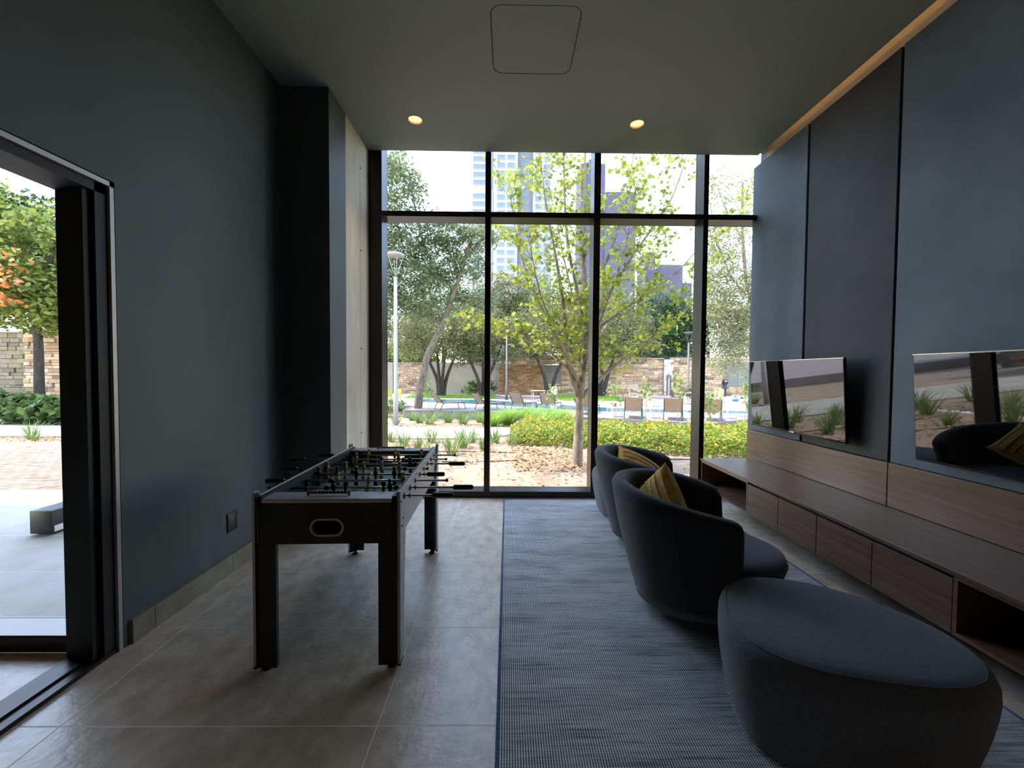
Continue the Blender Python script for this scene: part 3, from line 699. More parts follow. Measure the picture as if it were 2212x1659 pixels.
def brick_paving():
    pv = slope_strip('pavement', 'grout', 'brick paving beyond the terrace kerb', [(-16, 4.612), (-3.4, 4.612), (-4.6, 9.35), (-20, 9.35)], .006, 'paving')
    b = MB().rbox(-.099, .099, -.049, .049, -.03, .03, r=.006, seg=1).mesh('brick'); b.materials.append(MATS['brick'])
    rest = MB(); rows = 0; near = []
    y = 4.665; j = 0
    while y < 9.3:
        x = -16 + (.1 if j % 2 else 0)
        while x < -3.6 - (y - 4.6) * .25:
            r = x / y
            if -1.30 < r < -1.075: near.append((x, y))
            elif x > -13: rest.box(x - .098, x + .098, y - .048, y + .048, gz(y) - .02, gz(y) + .022 + rnd.uniform(-.003, .003))
            x += .2
        y += .1; j += 1
    near.sort(key=lambda p: p[1])
    for i, (x, y) in enumerate(near):
        if i < 300:
            o = link('brick', b, None, pv, (x, y, gz(y) - .006 + rnd.uniform(-.003, .003))); o.rotation_euler = (-.05, 0, rnd.uniform(-.02, .02))
        else: rest.box(x - .098, x + .098, y - .048, y + .048, gz(y) - .02, gz(y) + .022 + rnd.uniform(-.003, .003))
    rest.build('brick_field', 'brick', pv)['kind'] = 'stuff'
brick_paving()

ZD = -.45
def poly_slab(name, mat, label, pts, z0, z1, holes=(), cat='terrace'): return struct(MB().plate(pts, holes, z0, z1).build(name, mat), label, cat)
edge = [(-4.85, 18.95), (-1.1, 18.5), (3.67, 16.2), (7.27, 14.56), (9.7, 16.0), (26, 24.5)]
dk = poly_slab('pool_deck', 'deck', 'pinkish paved pool deck behind the planting', edge + [(26, 40), (-60, 40), (-60, 21.5), (-4.85, 21.5)], -1.65, ZD)
m = MB()
for (x0, y0), (x1, y1) in zip([(-4.85, 21.5)] + edge[:-1], edge):
    d = Vector((x1 - x0, y1 - y0)).normalized(); nn = Vector((d.y, -d.x)) * .12
    m.plate([(x0 - d.x * .1, y0 - d.y * .1), (x1 + d.x * .1, y1 + d.y * .1), (x1 + nn.x, y1 + nn.y), (x0 + nn.x, y0 + nn.y)], [], -1.7, ZD + .02)
struct(m.build('retaining_wall', 'deck_wall'), 'low concrete retaining wall along the pool deck', 'low wall')
pool = [(-6.0, 24.1), (-1.2, 22.1), (4.1, 18.6), (7, 18.2), (14, 17.9), (14.4, 19.0), (7.4, 20.3), (4.8, 21.4), (-1.4, 26.4), (-5.5, 26.8)]
cp = [(-6.7, 24.0), (-1.35, 21.75), (4.0, 18.25), (7, 17.85), (14.6, 17.5), (15, 19.3), (7.6, 20.7), (5.0, 21.9), (-1.2, 26.9), (-5.9, 27.3)]
struct(MB().plate(pool, [], ZD + .001, ZD + .012).build('pool_water', 'water'), 'teal swimming pool water between the sun loungers and chairs', 'water')
struct(MB().plate(cp, [pool], ZD + .001, ZD + .035).build('pool_coping', 'coping'), 'white stone coping around the swimming pool', 'coping')

# ------------------------------------------------------------------ plants
def leaf_object(name, P, size, shape, mat, parent, tilt=1.0, kind='stuff', frames=None):
    """P (n,3) leaf centres; shape list of (a,b,c) points of one leaf; one polygon per leaf"""
    P = np.asarray(P, float); n = len(P); sh = np.array(shape, float); k = len(sh)
    size = np.broadcast_to(np.asarray(size, float), (n,))
    if frames is None:
        nm = nr.normal(size=(n, 3)); nm[:, 2] = np.abs(nm[:, 2]) + tilt; nm /= np.linalg.norm(nm, axis=1)[:, None]
        u = np.cross(nm, nr.normal(size=(n, 3))); u /= np.linalg.norm(u, axis=1)[:, None]
    else: u, nm = frames
    v = np.cross(nm, u)
    V = P[:, None, :] + size[:, None, None] * (sh[None, :, 0, None] * u[:, None, :] + sh[None, :, 1, None] * v[:, None, :] + sh[None, :, 2, None] * nm[:, None, :])
    me = bpy.data.meshes.new(name); me.vertices.add(n * k); me.vertices.foreach_set('co', V.ravel().astype(np.float32))
    me.loops.add(n * k); me.loops.foreach_set('vertex_index', np.arange(n * k, dtype=np.int32))
    me.polygons.add(n); me.polygons.foreach_set('loop_start', np.arange(0, n * k, k, dtype=np.int32))
    try: me.polygons.foreach_set('loop_total', np.full(n, k, dtype=np.int32))
    except Exception: pass
    me.update(calc_edges=True); me.validate()
    o = link(name, me, mat, parent)
    if kind: o['kind'] = kind
    return o
DIAMOND = [(-.5, 0, 0), (0, -.24, .05), (.5, 0, 0), (0, .24, .05)]
OVAL = [(-.5, 0, 0), (-.15, -.27, .05), (.25, -.22, .04), (.5, 0, -.04), (.25, .22, .04), (-.15, .27, .05)]
MAPLE = [(-.5, 0, 0), (-.30, -.16, .02), (-.34, -.46, .05), (-.06, -.24, .03), (.12, -.46, .03), (.14, -.16, .02), (.52, 0, -.06), (.14, .16, .02), (.12, .46, .03), (-.06, .24, .03), (-.34, .46, .05), (-.30, .16, .02)]

def clusters(blobs, nclu, per, spread):
    """leaf centres gathered in clumps inside ellipsoids ((cx,cy,cz),(rx,ry,rz),weight)"""
    w = np.array([b[2] for b in blobs], float); w /= w.sum(); out = []
    for b, k in zip(blobs, (w * nclu).astype(int)):
        d = nr.normal(size=(k, 3)); d /= np.linalg.norm(d, axis=1)[:, None]; r = nr.uniform(.15, 1, size=(k, 1)) ** .45
        c = np.array(b[0]) + d * r * np.array(b[1])
        out.append((c[:, None, :] + nr.normal(size=(k, per, 3)) * spread * np.array([1, 1, .6])).reshape(-1, 3))
    return np.concatenate(out)

def wander(p, q, n=6, j=.05):
    p, q = Vector(p), Vector(q); L = (q - p).length
    return [p.lerp(q, k / n) + (Vector((rnd.uniform(-1, 1), rnd.uniform(-1, 1), rnd.uniform(-1, 1))) * j * L if 0 < k < n else Vector()) for k in range(n + 1)]
def smooth_path(pts, sub=4):
    pts = [Vector(p) for p in pts]; out = []
    for i in range(len(pts) - 1):
        p0, p1, p2, p3 = pts[max(i - 1, 0)], pts[i], pts[i + 1], pts[min(i + 2, len(pts) - 1)]
        for k in range(sub):
            t = k / sub
            out.append(.5 * ((2 * p1) + (p2 - p0) * t + (2 * p0 - 5 * p1 + 4 * p2 - p3) * t * t + (3 * p1 - p0 - 3 * p2 + p3) * t ** 3))
    out.append(pts[-1]); return out
def lerp_r(a, b, n): return [a + (b - a) * k / (n - 1) for k in range(n)]

def front_tree():
    t = thing('maple_tree', 'young tree with lobed yellow-green leaves just outside the window', 'tree', (1.2, 6.7, gz(6.7)))
    Z0 = gz(6.7); off = Vector((1.2, 6.7, Z0))
    L = lambda pts: [Vector(p) - off for p in pts]
    tr = smooth_path(L([(1.19, 6.7, Z0 - .1), (1.20, 6.7, .1), (1.215, 6.7, .6), (1.23, 6.7, 1.02), (1.28, 6.72, 1.5), (1.33, 6.75, 2.2), (1.29, 6.85, 3.4), (1.31, 6.9, 4.1), (1.30, 6.9, 5.2), (1.36, 6.95, 6.9)]), 5)
    rr = [max(.012, .118 - .05 * min(1, i / 4) - .0012 * i) for i in range(len(tr))]
    n = len(tr); rr = [(.12, .098, .093, .09, .088)[i] if i < 5 else max(.012, .088 - .076 * ((i - 4) / (n - 5)) ** .8) for i in range(n)]
    for i in range(16, 20): rr[i] *= 1.08
    MB().tube(tr, rr, 14).build('trunk', 'bark_pale', t)
    stems = [([(1.2, 6.7, 1.0), (1.02, 6.65, 1.5), (.95, 6.6, 2.2), (.8, 6.6, 3.2), (.6, 6.6, 4.2), (.4, 6.6, 5.8)], .055),
             ([(1.08, 6.65, 1.38), (.7, 6.6, 1.72), (.2, 6.55, 1.92), (-.28, 6.5, 2.12)], .02),
             ([(1.26, 6.7, .98), (1.6, 6.75, 1.32), (2.1, 6.8, 1.72), (2.7, 6.85, 2.1), (3.3, 6.9, 2.75)], .045),
             ([(1.33, 6.75, 1.9), (1.7, 6.8, 2.7), (2.2, 6.85, 3.5), (2.8, 6.9, 4.4), (3.15, 6.9, 5.5)], .036),
             ([(1.3, 6.8, 2.5), (1.8, 6.9, 3.6), (2.1, 7, 4.8), (2.3, 7, 6.2)], .032),
             ([(1.0, 6.65, 1.6), (.55, 6.7, 2.5), (.2, 6.75, 3.4), (.0, 6.8, 4.5)], .03),
             ([(1.3, 6.8, 2.3), (1.02, 6.9, 3.6), (.95, 7, 5), (.9, 7, 6.6)], .034),
             ([(1.29, 6.72, 1.5), (1.5, 6.35, 2.3), (1.75, 6.1, 3.2), (1.9, 6.0, 4.2)], .028),
             ([(1.3, 6.75, 1.7), (1.2, 7.2, 2.6), (1.0, 7.5, 3.7), (.8, 7.6, 4.8)], .03),
             ([(1.31, 6.75, 1.7), (1.9, 7.2, 2.4), (2.5, 7.5, 3.1), (3.0, 7.6, 4.0)], .028),
             ([(1.24, 6.7, 1.15), (.9, 6.4, 1.75), (.5, 6.2, 2.6), (.3, 6.1, 3.5)], .026),
             ([(1.32, 6.78, 2.0), (2.0, 6.6, 2.5), (2.7, 6.5, 3.0), (3.3, 6.4, 3.7)], .026)]
    tips = []
    for pts, r0 in stems:
        p = smooth_path(L(pts), 4); MB().tube(p, lerp_r(r0, .005, len(p)), 8).build('branch', 'bark_pale', t)
        tw = MB(); nn = len(p)
        for i in range(nn // 4, nn):
            for _ in range(2 if i < nn * .8 else 3):
                d = (p[min(i + 1, nn - 1)] - p[i - 1]).normalized()
                side = Vector((rnd.uniform(-1, 1), rnd.uniform(-1, 1), rnd.uniform(-.25, .8))).normalized()
                q = p[i] + (d * .55 + side * .75).normalized() * rnd.uniform(.3, .75)
                w = wander(p[i], q, 4, .05); tw.tube(w, lerp_r(.005, .002, 5), 4, False); tips.append(w)
        tw.build('twigs', 'bark_pale', t)['kind'] = 'stuff'
    # trunk sprouts and twigs on the leader
    tw = MB()
    for i in range(18, n):
        for _ in range(2):
            side = Vector((rnd.uniform(-1, 1), rnd.uniform(-1, 1), rnd.uniform(0, 1))).normalized(); w = wander(tr[i], tr[i] + side * rnd.uniform(.25, .6), 4, .05)
            tw.tube(w, lerp_r(.005, .002, 5), 4, False); tips.append(w)
    tw.build('twigs', 'bark_pale', t)['kind'] = 'stuff'
    P = []
    for w in tips:
        for k in range(rnd.randint(15, 24)):
            u = rnd.uniform(.35, 1.08) * 4; i = min(3, int(u)); p = w[i].lerp(w[i + 1], u - i)
            P.append(p + Vector((rnd.gauss(0, .055), rnd.gauss(0, .055), rnd.gauss(-.02, .05))))
    P = np.array([list(p) for p in P]); sz = nr.uniform(.06, .108, len(P))
    # the 300 leaves that show largest are separate parts; the rest is one mass
    dist = np.linalg.norm(P + np.array(off) - np.array([0, 0, 1.386]), axis=1); vis = (P[:, 2] + off.z < 4.9)
    order = np.argsort(-(sz / dist) * vis); big, rest = order[:300], order[300:]
    leaf_object('foliage', P[rest], sz[rest], MAPLE, 'leaf_lime', t, .35)
    lm = []
    for s in range(3):
        m_ = MB(); m_.add([(a, b, c + s * .02 * a) for a, b, c in MAPLE], [tuple(range(12))]); me = m_.mesh('leaf'); me.materials.append(MATS['leaf_lime']); lm.append(me)
    for i in big:
        o = link('leaf', lm[i % 3], None, t, tuple(P[i])); o.scale = (sz[i],) * 3
        o.rotation_euler = (rnd.gauss(0, .8), rnd.gauss(0, .8), rnd.uniform(0, 6.28))
front_tree()

def tree(name, label, stems, blobs, nclu, per, spread, leaf, lsize, bark='bark_dark', shape=DIAMOND, extra=None, group='garden trees', tilt=.4, twigs=40):
    """stems: list of (points, r0, r1); first stem is the trunk"""
    off = Vector(stems[0][0][0]); t = thing(name, label, 'tree', tuple(off), group=group)
    for i, (pts, r0, r1) in enumerate(stems):
        p = [q - off for q in smooth_path(pts, 4)]; MB().tube(p, lerp_r(r0, r1, len(p)), 10 if r0 > .08 else 6).build('trunk' if i == 0 else 'branch', bark, t)
    P = clusters(blobs, nclu, per, spread) - np.array(off)
    if twigs:
        tw = MB(); ends = [Vector(s[0][-1]) - off for s in stems] + [Vector(s[0][-2]) - off for s in stems]
        for _ in range(twigs):
            q = Vector(P[nr.integers(len(P))]); a = min(ends, key=lambda e: (e - q).length)
            if (a - q).length < 6: tw.tube(wander(a, q, 4, .06), lerp_r(.03, .008, 5), 4, False)
        if tw.v: tw.build('twigs', bark, t)['kind'] = 'stuff'
    leaf_object('foliage', P, nr.uniform(lsize * .7, lsize * 1.3, len(P)), shape, leaf, t, tilt)
    if extra:
        P2 = clusters(extra[0], extra[1], extra[2], spread) - np.array(off)
        leaf_object('foliage', P2, nr.uniform(lsize * .7, lsize * 1.3, len(P2)), shape, extra[3], t, tilt)
    return t

# leaning tree at the end of the deck and its large grey-green crown
tree('ash_tree', 'tall leaning tree with grey-green leaves beside the white lamp post',
     [([(-4.5, 20, ZD - .2), (-4.35, 20, .6), (-4.0, 20, 2.2), (-3.35, 20, 3.6), (-2.75, 20, 5.2), (-2.15, 20, 7.0), (-1.7, 20, 8.4)], .215, .06),
      ([(-2.2, 20, 6.9), (-1.4, 20, 7.9), (-.6, 20, 8.3)], .08, .03), ([(-3.3, 20, 3.7), (-4.4, 19.6, 4.6), (-5.6, 19.4, 5.0), (-6.6, 19.3, 5.2)], .09, .03),
      ([(-2.8, 20, 5.1), (-1.9, 20.2, 5.2), (-1.0, 20.3, 4.7), (-.5, 20.3, 4.2)], .06, .02), ([(-2.7, 20, 5.4), (-4.0, 20.2, 7.2), (-4.6, 20.2, 9.2), (-4.9, 20, 11)], .08, .03),
      ([(-4.2, 20.1, 7.4), (-5.4, 20, 8.2), (-6.6, 19.8, 9.6)], .06, .02)],
     [((-5.9, 19.6, 10.2), (1.9, 1.6, 2.0), 3), ((-5.4, 19.7, 7.6), (1.9, 1.6, 1.2), 2), ((-4.6, 19.6, 6.0), (1.8, 1.4, .9), 1.6), ((-3.2, 20, 8.3), (1.3, 1.3, .8), 1.0), ((-5.9, 19.5, 4.9), (1.2, 1.2, .7), .8), ((-1.5, 20, 8.2), (1.0, 1.0, .7), .6), ((-1.2, 20.2, 5.0), (.9, .8, .6), .3), ((-3.6, 20.3, 6.9), (1.5, 1.2, 1.3), 1.3), ((-2.0, 20.3, 6.9), (1.0, 1.0, .9), .6), ((-6.6, 19.8, 7.0), (1.4, 1.2, 2.6), 1.4), ((-4.0, 20.3, 4.6), (1.6, 1.2, .7), .8)],
     1500, 20, .19, 'leaf_grey', .17, bark='bark')
# multi-stemmed mesquite-like trees
def mesquite(label, x, y, s=1.0, hz=6.0, w=3.2, leaf='leaf_olive', nst=4, ncl=620, lean=0, ls=.135):
    z0 = -.55; st = []
    for k in range(nst):
        a = (k - (nst - 1) / 2) / max(1, nst - 1) * 2
        st.append(([(x + a * .15, y, z0), (x + a * .35 * s + lean * .3, y + rnd.uniform(-.3, .3), z0 + 1.4 * s), (x + a * .95 * s + lean, y + rnd.uniform(-.6, .6), z0 + 2.9 * s), (x + a * 1.5 * s + lean * 1.6, y + rnd.uniform(-1, 1), z0 + 4.3 * s)], .17 * s, .05 * s))
    cz = z0 + hz * .66
    bl = [((x + lean, y, cz), (w, 2.2, hz * .3), 3), ((x + lean * 1.5 - w * .5, y - .8, cz - hz * .1), (w * .6, 1.5, hz * .24), 1.6), ((x + lean + w * .55, y - .6, cz - hz * .12), (w * .55, 1.5, hz * .24), 1.6)]
    return tree('mesquite_tree', label, st, bl, ncl, 34, .26, leaf, ls)
mesquite('dark multi-stemmed tree with fine foliage behind the leftmost lounger', -4.9, 29.5, 1.0, 7.6, 3.4, 'leaf_olive', 4, 640)
mesquite('dark slender-stemmed tree behind the second lounger, before the plain wall', -1.8, 29.3, .95, 7.0, 2.6, 'leaf_olive', 3, 420)
mesquite('dark tree in front of the stone pavilion and grey louvre', 3.2, 30.0, 1.05, 8.0, 3.4, 'leaf_olive', 2, 560)
mesquite('shady olive tree behind the lime tree, before the long stone wall', 7.2, 30.4, 1.1, 8.2, 3.6, 'leaf_olive', 3, 640)
# trees beyond the wall
def wall_tree(label, x, y, z, w, h, leaf, ncl, ls=.26):
    return tree('wall_tree', label, [([(x, y, -1.6), (x + .2, y, z * .5), (x, y, z)], .25, .1)], [((x, y, z), (w, 1.6, h), 2), ((x - w * .5, y, z - h * .2), (w * .5, 1.4, h * .7), 1), ((x + w * .5, y, z + h * .1), (w * .5, 1.4, h * .7), 1)], ncl, 22, .34, leaf, ls, group='trees beyond the garden wall', twigs=16)
wall_tree('bright green tree rising over the wall behind the lamp post', -9.5, 37, 2.6, 3.0, 1.7, 'leaf_mix', 330)
wall_tree('green tree beyond the plain beige wall, behind the leaning tree', -6.6, 40, 6.6, 3.8, 5.0, 'leaf_green', 760)
wall_tree('olive green tree beyond the plain beige wall near the first black mullion', -1.5, 40, 6.6, 3.8, 5.2, 'leaf_olive', 800)
wall_tree('dense green tree beyond the stone pavilion', 3.5, 40, 6.4, 3.8, 5.0, 'leaf_green', 760)
wall_tree('dark green tree beyond the middle of the long stone wall', 9.0, 40, 6.0, 4.0, 4.8, 'leaf_green', 780)
wall_tree('dark green tree beyond the wall above the white pillar', 14.5, 40, 5.6, 4.0, 4.4, 'leaf_dark', 760)
wall_tree('tall grey-green tree beyond the wall behind the lamp post', -11.5, 42, 6.4, 3.6, 5.0, 'leaf_grey', 620)
wall_tree('deep green tree beyond the wall above the man in black', 20, 40, 6.2, 4.0, 4.6, 'leaf_dark', 620)
wall_tree('deep green tree beyond the wall at the end of the view', 26, 40, 6.4, 4.0, 4.6, 'leaf_dark', 420)
# pale sparse tree at the end of the window
tree('pale_tree', 'sparse pale-leaved tree overhanging the deck beside the panelled wall',
     [([(11.6, 17.5, -.5), (11.3, 17.4, 1.5), (10.9, 17.3, 3.4), (10.3, 17.2, 5.4), (10.0, 17.1, 7.6), (9.9, 17, 9.8)], .14, .04),
      ([(10.9, 17.3, 2.2), (10.0, 17.2, 3.0), (9.2, 17.1, 4.2), (8.6, 17, 5.4)], .06, .015), ([(10.5, 17.2, 4.6), (9.6, 17.2, 5.6), (8.9, 17.1, 7.2), (8.5, 17, 8.8)], .06, .015),
      ([(10.0, 17.1, 7.2), (9.3, 17, 8.2), (8.7, 17, 9.6)], .04, .012), ([(11.1, 17.3, 1.4), (10.5, 17.2, 1.5), (9.8, 17.1, 2.1), (9.3, 17.1, 2.4)], .045, .012)],
     [((9.7, 17.1, 4.6), (1.5, 1.3, 2.0), 3), ((9.5, 17.1, 7.4), (1.3, 1.2, 1.3), 1.0), ((9.4, 17.1, 9.2), (1.2, 1.1, 1.1), .6), ((9.3, 17.0, 2.1), (.8, .8, .9), .8), ((9.0, 17.2, 5.6), (.8, 1.0, 2.2), 1.4), ((10.2, 17.2, 3.4), (.9, 1.0, 1.4), 1.2)],
     760, 18, .17, 'leaf_pale', .13, bark='bark_pale')
# broad tree seen through the lobby
tree('broadleaf_tree', 'leafy tree with some orange leaves outside the lobby window',
     [([(-17.95, 15.5, -.75), (-18.0, 15.5, .8), (-18.0, 15.5, 2.6), (-18.2, 15.5, 4.2)], .17, .11), ([(-18.1, 15.5, 3.4), (-19.4, 15.2, 5.2), (-20.3, 15, 6.6)], .08, .03), ([(-18.1, 15.5, 3.6), (-17.2, 15.3, 5.4), (-16.8, 15.2, 7.2)], .08, .03)],
     [((-18.6, 15.4, 4.9), (2.6, 1.6, 2.2), 3), ((-17.2, 15.2, 4.0), (1.2, 1.1, 1.3), 1.0), ((-20.4, 15.3, 5.6), (2.0, 1.4, 2.4), 2), ((-17.3, 15.5, 6.6), (1.3, 1.1, 1.2), .6), ((-20.2, 15.2, 7.8), (1.6, 1.2, 1.3), 1)],
     520, 22, .20, 'leaf_mix', .21, shape=OVAL, extra=([((-17.5, 13.9, 4.4), (.7, .3, .9), 1)], 16, 12, 'leaf_orange'))
tree('broadleaf_tree', 'darker green tree further back outside the lobby window',
     [([(-22.5, 21.5, -1.0), (-22.4, 21.5, 2), (-22.6, 21.5, 5)], .2, .1)], [((-23.4, 21.5, 6.0), (4.2, 1.6, 3.2), 2), ((-22.0, 21.5, 9.0), (1.8, 1.4, 1.4), .5), ((-26, 21.5, 8.5), (2, 1.4, 2.4), 1)],
     420, 22, .30, 'leaf_dark', .28, shape=OVAL)

# strappy clumps, grasses and shrubs
def blades(n, h, spread, droop, w):
    vs = []; fs = []
    for _ in range(n):
        a = rnd.uniform(0, 2 * PI); lean = rnd.uniform(.15, 1) * spread; hh = h * rnd.uniform(.65, 1.1); ww = w * rnd.uniform(.7, 1.2)
        d = Vector((math.cos(a), math.sin(a), 0)); sd = Vector((-d.y, d.x, 0)); o = len(vs); b0 = d * rnd.uniform(0, .06) * spread / .3 + sd * rnd.uniform(-.03, .03)
        K = 5
        for k in range(K):
            u = k / (K - 1); p = b0 + d * (lean * (u + droop * u * u * .5)) + Vector((0, 0, hh * (u - droop * .45 * u ** 2.4))); hw = ww * (1 - u) ** .7
            vs += [p - sd * hw, p + sd * hw] if k < K - 1 else [p]
        for k in range(K - 2): fs.append((o + 2 * k, o + 2 * k + 1, o + 2 * k + 3, o + 2 * k + 2))
        fs.append((o + 2 * K - 4, o + 2 * K - 3, o + 2 * K - 2))
    m = MB(); m.add(vs, fs, False)
    me = bpy.data.meshes.new('blades'); me.from_pydata(m.v, [], m.f); return me
def clump_set(name, mat, label_fn, spots, meshes, cat='plant', group=None, zf=gz):
    for i, (x, y, s) in enumerate(spots):
        me = meshes[i % len(meshes)]
        if not me.materials: me.materials.append(MATS[mat])
        o = link(name, me, None, None, (x, y, zf(y) - .02)); o.scale = (s, s, s); o.rotation_euler = (0, 0, rnd.uniform(0, 6.28))
        tag(o, label_fn(i, x, y), cat, group)
ORD = 'first second third fourth fifth sixth seventh eighth ninth tenth eleventh twelfth'.split()
strap = [blades(58, .70, .50, .62, .011) for _ in range(3)]
sp1 = [(-2.87, 9.86, .75), (-2.38, 9.2, .85), (-1.93, 8.69, .7), (-1.85, 9.8, .95), (-1.09, 7.85, .95), (-1.0, 8.9, 1.05), (-.87, 9.8, .85), (-.5, 8.45, .8), (-.3, 9.8, .95), (.1, 9.3, .75), (-1.6, 8.0, .55), (-2.2, 8.2, .55), (.35, 10.2, .85)]
names1 = ['first strappy clump along the pale path, counting from the lamp post', 'small strappy clump below the lamp post', 'low strappy clump in dry leaves behind the table end', 'strappy clump against the path behind the foosball rods', 'strappy clump closest to the window among dry leaves', 'tallest strappy clump between the table and the first mullion',
          'strappy clump against the path just before the first mullion', 'strappy clump close behind the first black mullion', 'strappy clump at the path edge behind the first mullion', 'strappy clump beside the flowering hedge end', 'tiny strappy tuft in dry leaves', 'tiny strappy tuft nearer the concrete column', 'strappy clump where hedge and path meet']
clump_set('strappy_clump', 'blade_green', lambda i, x, y: names1[i], sp1, strap, group='strappy clumps in the planting bed')
sp2 = [(-3.9, 8.6, 1), (-4.6, 9.5, 1.1), (-5.4, 8.3, .9), (-3.6, 6.9, .9), (-6.2, 9.7, 1.1), (-4.3, 7.4, .8), (-5.0, 6.4, .8), (-2.9, 7.3, .7)]
clump_set('strappy_clump', 'blade_green', lambda i, x, y: ORD[sorted(q[0] for q in sp2)[::-1].index(x)] + ' strappy clump out from the concrete column, seen in the television reflection', sp2, strap, group='strappy clumps reflected in the televisions')
sp3 = [(-4.3, 15.4, .9), (-3.5, 15.9, 1.0), (-2.9, 15.0, .9), (-2.4, 16.2, 1.1), (-1.7, 15.2, 1.0), (-1.1, 16.4, 1.2), (-.8, 15.0, 1.1), (-.2, 15.8, 1.1), (-3.2, 17.2, 1.0), (-2.0, 17.6, 1.0), (-4.1, 17.2, .9), (-.3, 16.6, 1.0)]
grass2 = [blades(70, .7, .6, .7, .013) for _ in range(2)]
clump_set('border_clump', 'blade_green', lambda i, x, y: ORD[sorted(q[0] for q in sp3).index(x)] + ' green arching clump from the lamp post, below the retaining wall', sp3, grass2, group='arching clumps below the retaining wall')
fount = [blades(460, 1.15, .85, .95, .010) for _ in range(2)]
sp4 = [(.05, 14.9, 1.0), (.85, 14.9, 1.1), (1.7, 15.2, 1.0), (2.3, 15.9, .9), (-.5, 14.4, .8), (1.2, 14.0, .85)]
n4 = ['large lime fountain grass beside the first mullion', 'largest lime fountain grass mound below the loungers', 'lime fountain grass left of the young tree trunk', 'lime fountain grass half hidden by the tree trunk', 'small lime fountain grass behind the first mullion', 'low lime fountain grass in front of the mounds']
clump_set('fountain_grass', 'blade_lime', lambda i, x, y: n4[i], sp4, fount, group='lime fountain grasses')
sp5 = [(-11.9, 10.05, .9), (-13.1, 10.1, .9), (-11.4, 9.7, .55)]
n5 = ['yellow-green strappy clump outside the lobby by the path', 'strappy clump cut by the picture edge outside the lobby', 'small yellowish tuft in leaf litter outside the lobby']
clump_set('strappy_clump', 'blade_green', lambda i, x, y: n5[i], sp5, strap, group='strappy clumps outside the lobby')

def hedge(label, poly_f, x0, x1, n, h=.43):
    """low flowering hedge: leaves and small flower heads over a mounded volume"""
    t = thing('lantana_hedge', label, 'hedge', ((x0 + x1) / 2, 10, gz(10)), group='lantana hedges'); off = np.array([(x0 + x1) / 2, 10, gz(10)])
    P = []; F = []
    while len(P) < n:
        x = rnd.uniform(x0, x1); a, b = poly_f(x); v = rnd.random(); y = a + (b - a) * v
        top = h * min(1, (min(v, 1 - v) * (b - a) / .35 + .25)) * (.8 + .35 * math.sin(x * 5.1 + 2 * math.sin(y * 3)) * math.sin(y * 4.3)) * (.9 + rnd.uniform(-.2, .2))
        top *= min(1, .35 + (x - x0) / .7) if x0 < 1 else 1
        z = gz(y) + top * (1 - rnd.random() ** 2 * .8); P.append((x, y, z))
        if rnd.random() < .055: F.append((x, y, gz(y) + top * rnd.uniform(.95, 1.12)))
    leaf_object('foliage', np.array(P) - off, nr.uniform(.05, .10, len(P)), OVAL, 'lantana_leaf', t, .5)
    star = [(.5 * math.cos(2 * PI * k / 8) * (1 if k % 2 else .7), .5 * math.sin(2 * PI * k / 8) * (1 if k % 2 else .7), 0) for k in range(8)]
    leaf_object('flowers', np.array(F) - off, nr.uniform(.04, .075, len(F)), star, 'flower', t, 1.2)
hedge('low lantana hedge dotted with orange flowers behind the young tree', lambda x: (9.5 - .42 * max(0, x - .1) - .05 * x, 13.6 - .45 * max(0, x - 1.2)), .1, 5.2, 30000)
hedge('low lantana hedge section beside the panelled wall', lambda x: (7.75, 11.9), 5.3, 8.6, 14000)

def sapling(label, x, y, h, s=1.0, leaf='leaf_mix'):
    t = thing('sapling', label, 'sapling', (x, y, gz(y)), group='staked saplings before the pool deck')
    p = wander((0, 0, -.1), (rnd.uniform(-.08, .08), 0, h), 5, .015); MB().tube(p, lerp_r(.012, .006, 6), 6).build('stem', 'bark_pale', t)
    for _ in range(3):
        q = p[3].lerp(p[5], rnd.random()); MB().tube([q, q + Vector((rnd.uniform(-.25, .25), rnd.uniform(-.2, .2), .2))], [.006, .003], 5).build('branch', 'bark_pale', t)
    P = np.concatenate([np.array(p[5]) + nr.normal(size=(55, 3)) * np.array([.13, .13, .2]) * s, np.array(p[4]) + nr.normal(size=(22, 3)) * np.array([.16, .16, .2]) * s])
    leaf_object('foliage', P, nr.uniform(.10, .17, len(P)) * s, OVAL, leaf, t, .2)
for lb, x, y, h in (('slender sapling standing before the first green-topped loungers right of the tree', 3.9, 14.4, 1.35), ('sapling before the lounger nearest the young tree', 5.0, 14.3, 1.45), ('tall sapling between the two middle loungers', 6.0, 14.0, 1.6), ('sapling in front of the white pillar', 6.75, 13.8, 1.3),
                    ('sapling just left of the thick mullion', 7.0, 13.6, .95), ('sapling in front of the blue bucket', 8.6, 14.3, 1.5), ('thin sapling close to the panelled wall', 8.95, 14.6, 1.1), ('short sapling before the second lounger', 1.9, 16.6, 1.2), ('sapling beside the leaning tree trunk', -3.6, 18.2, 1.4)):
    sapling(lb, x, y, h)
def shrub(label, x, y, z, r, h, n, leaf, ls, shape=OVAL):
    t = thing('shrub', label, 'shrub', (x, y, z), group='garden shrubs')
    for k in range(4):
        a = k * 1.6; MB().tube([(0, 0, 0), (math.cos(a) * r * .5, math.sin(a) * r * .5, h * .7)], [.015, .006], 5).build('stem', 'bark', t)
    P = clusters([((0, 0, h * .55), (r, r * .8, h * .5), 1)], n, 10, .09)
    P[:, 2] = np.maximum(P[:, 2], .02); leaf_object('foliage', P, nr.uniform(ls * .7, ls * 1.3, len(P)), shape, leaf, t, .3)
shrub('rounded green shrub before the plain beige wall', -2.9, 31.5, -.5, .9, 1.2, 60, 'leaf_green', .2)
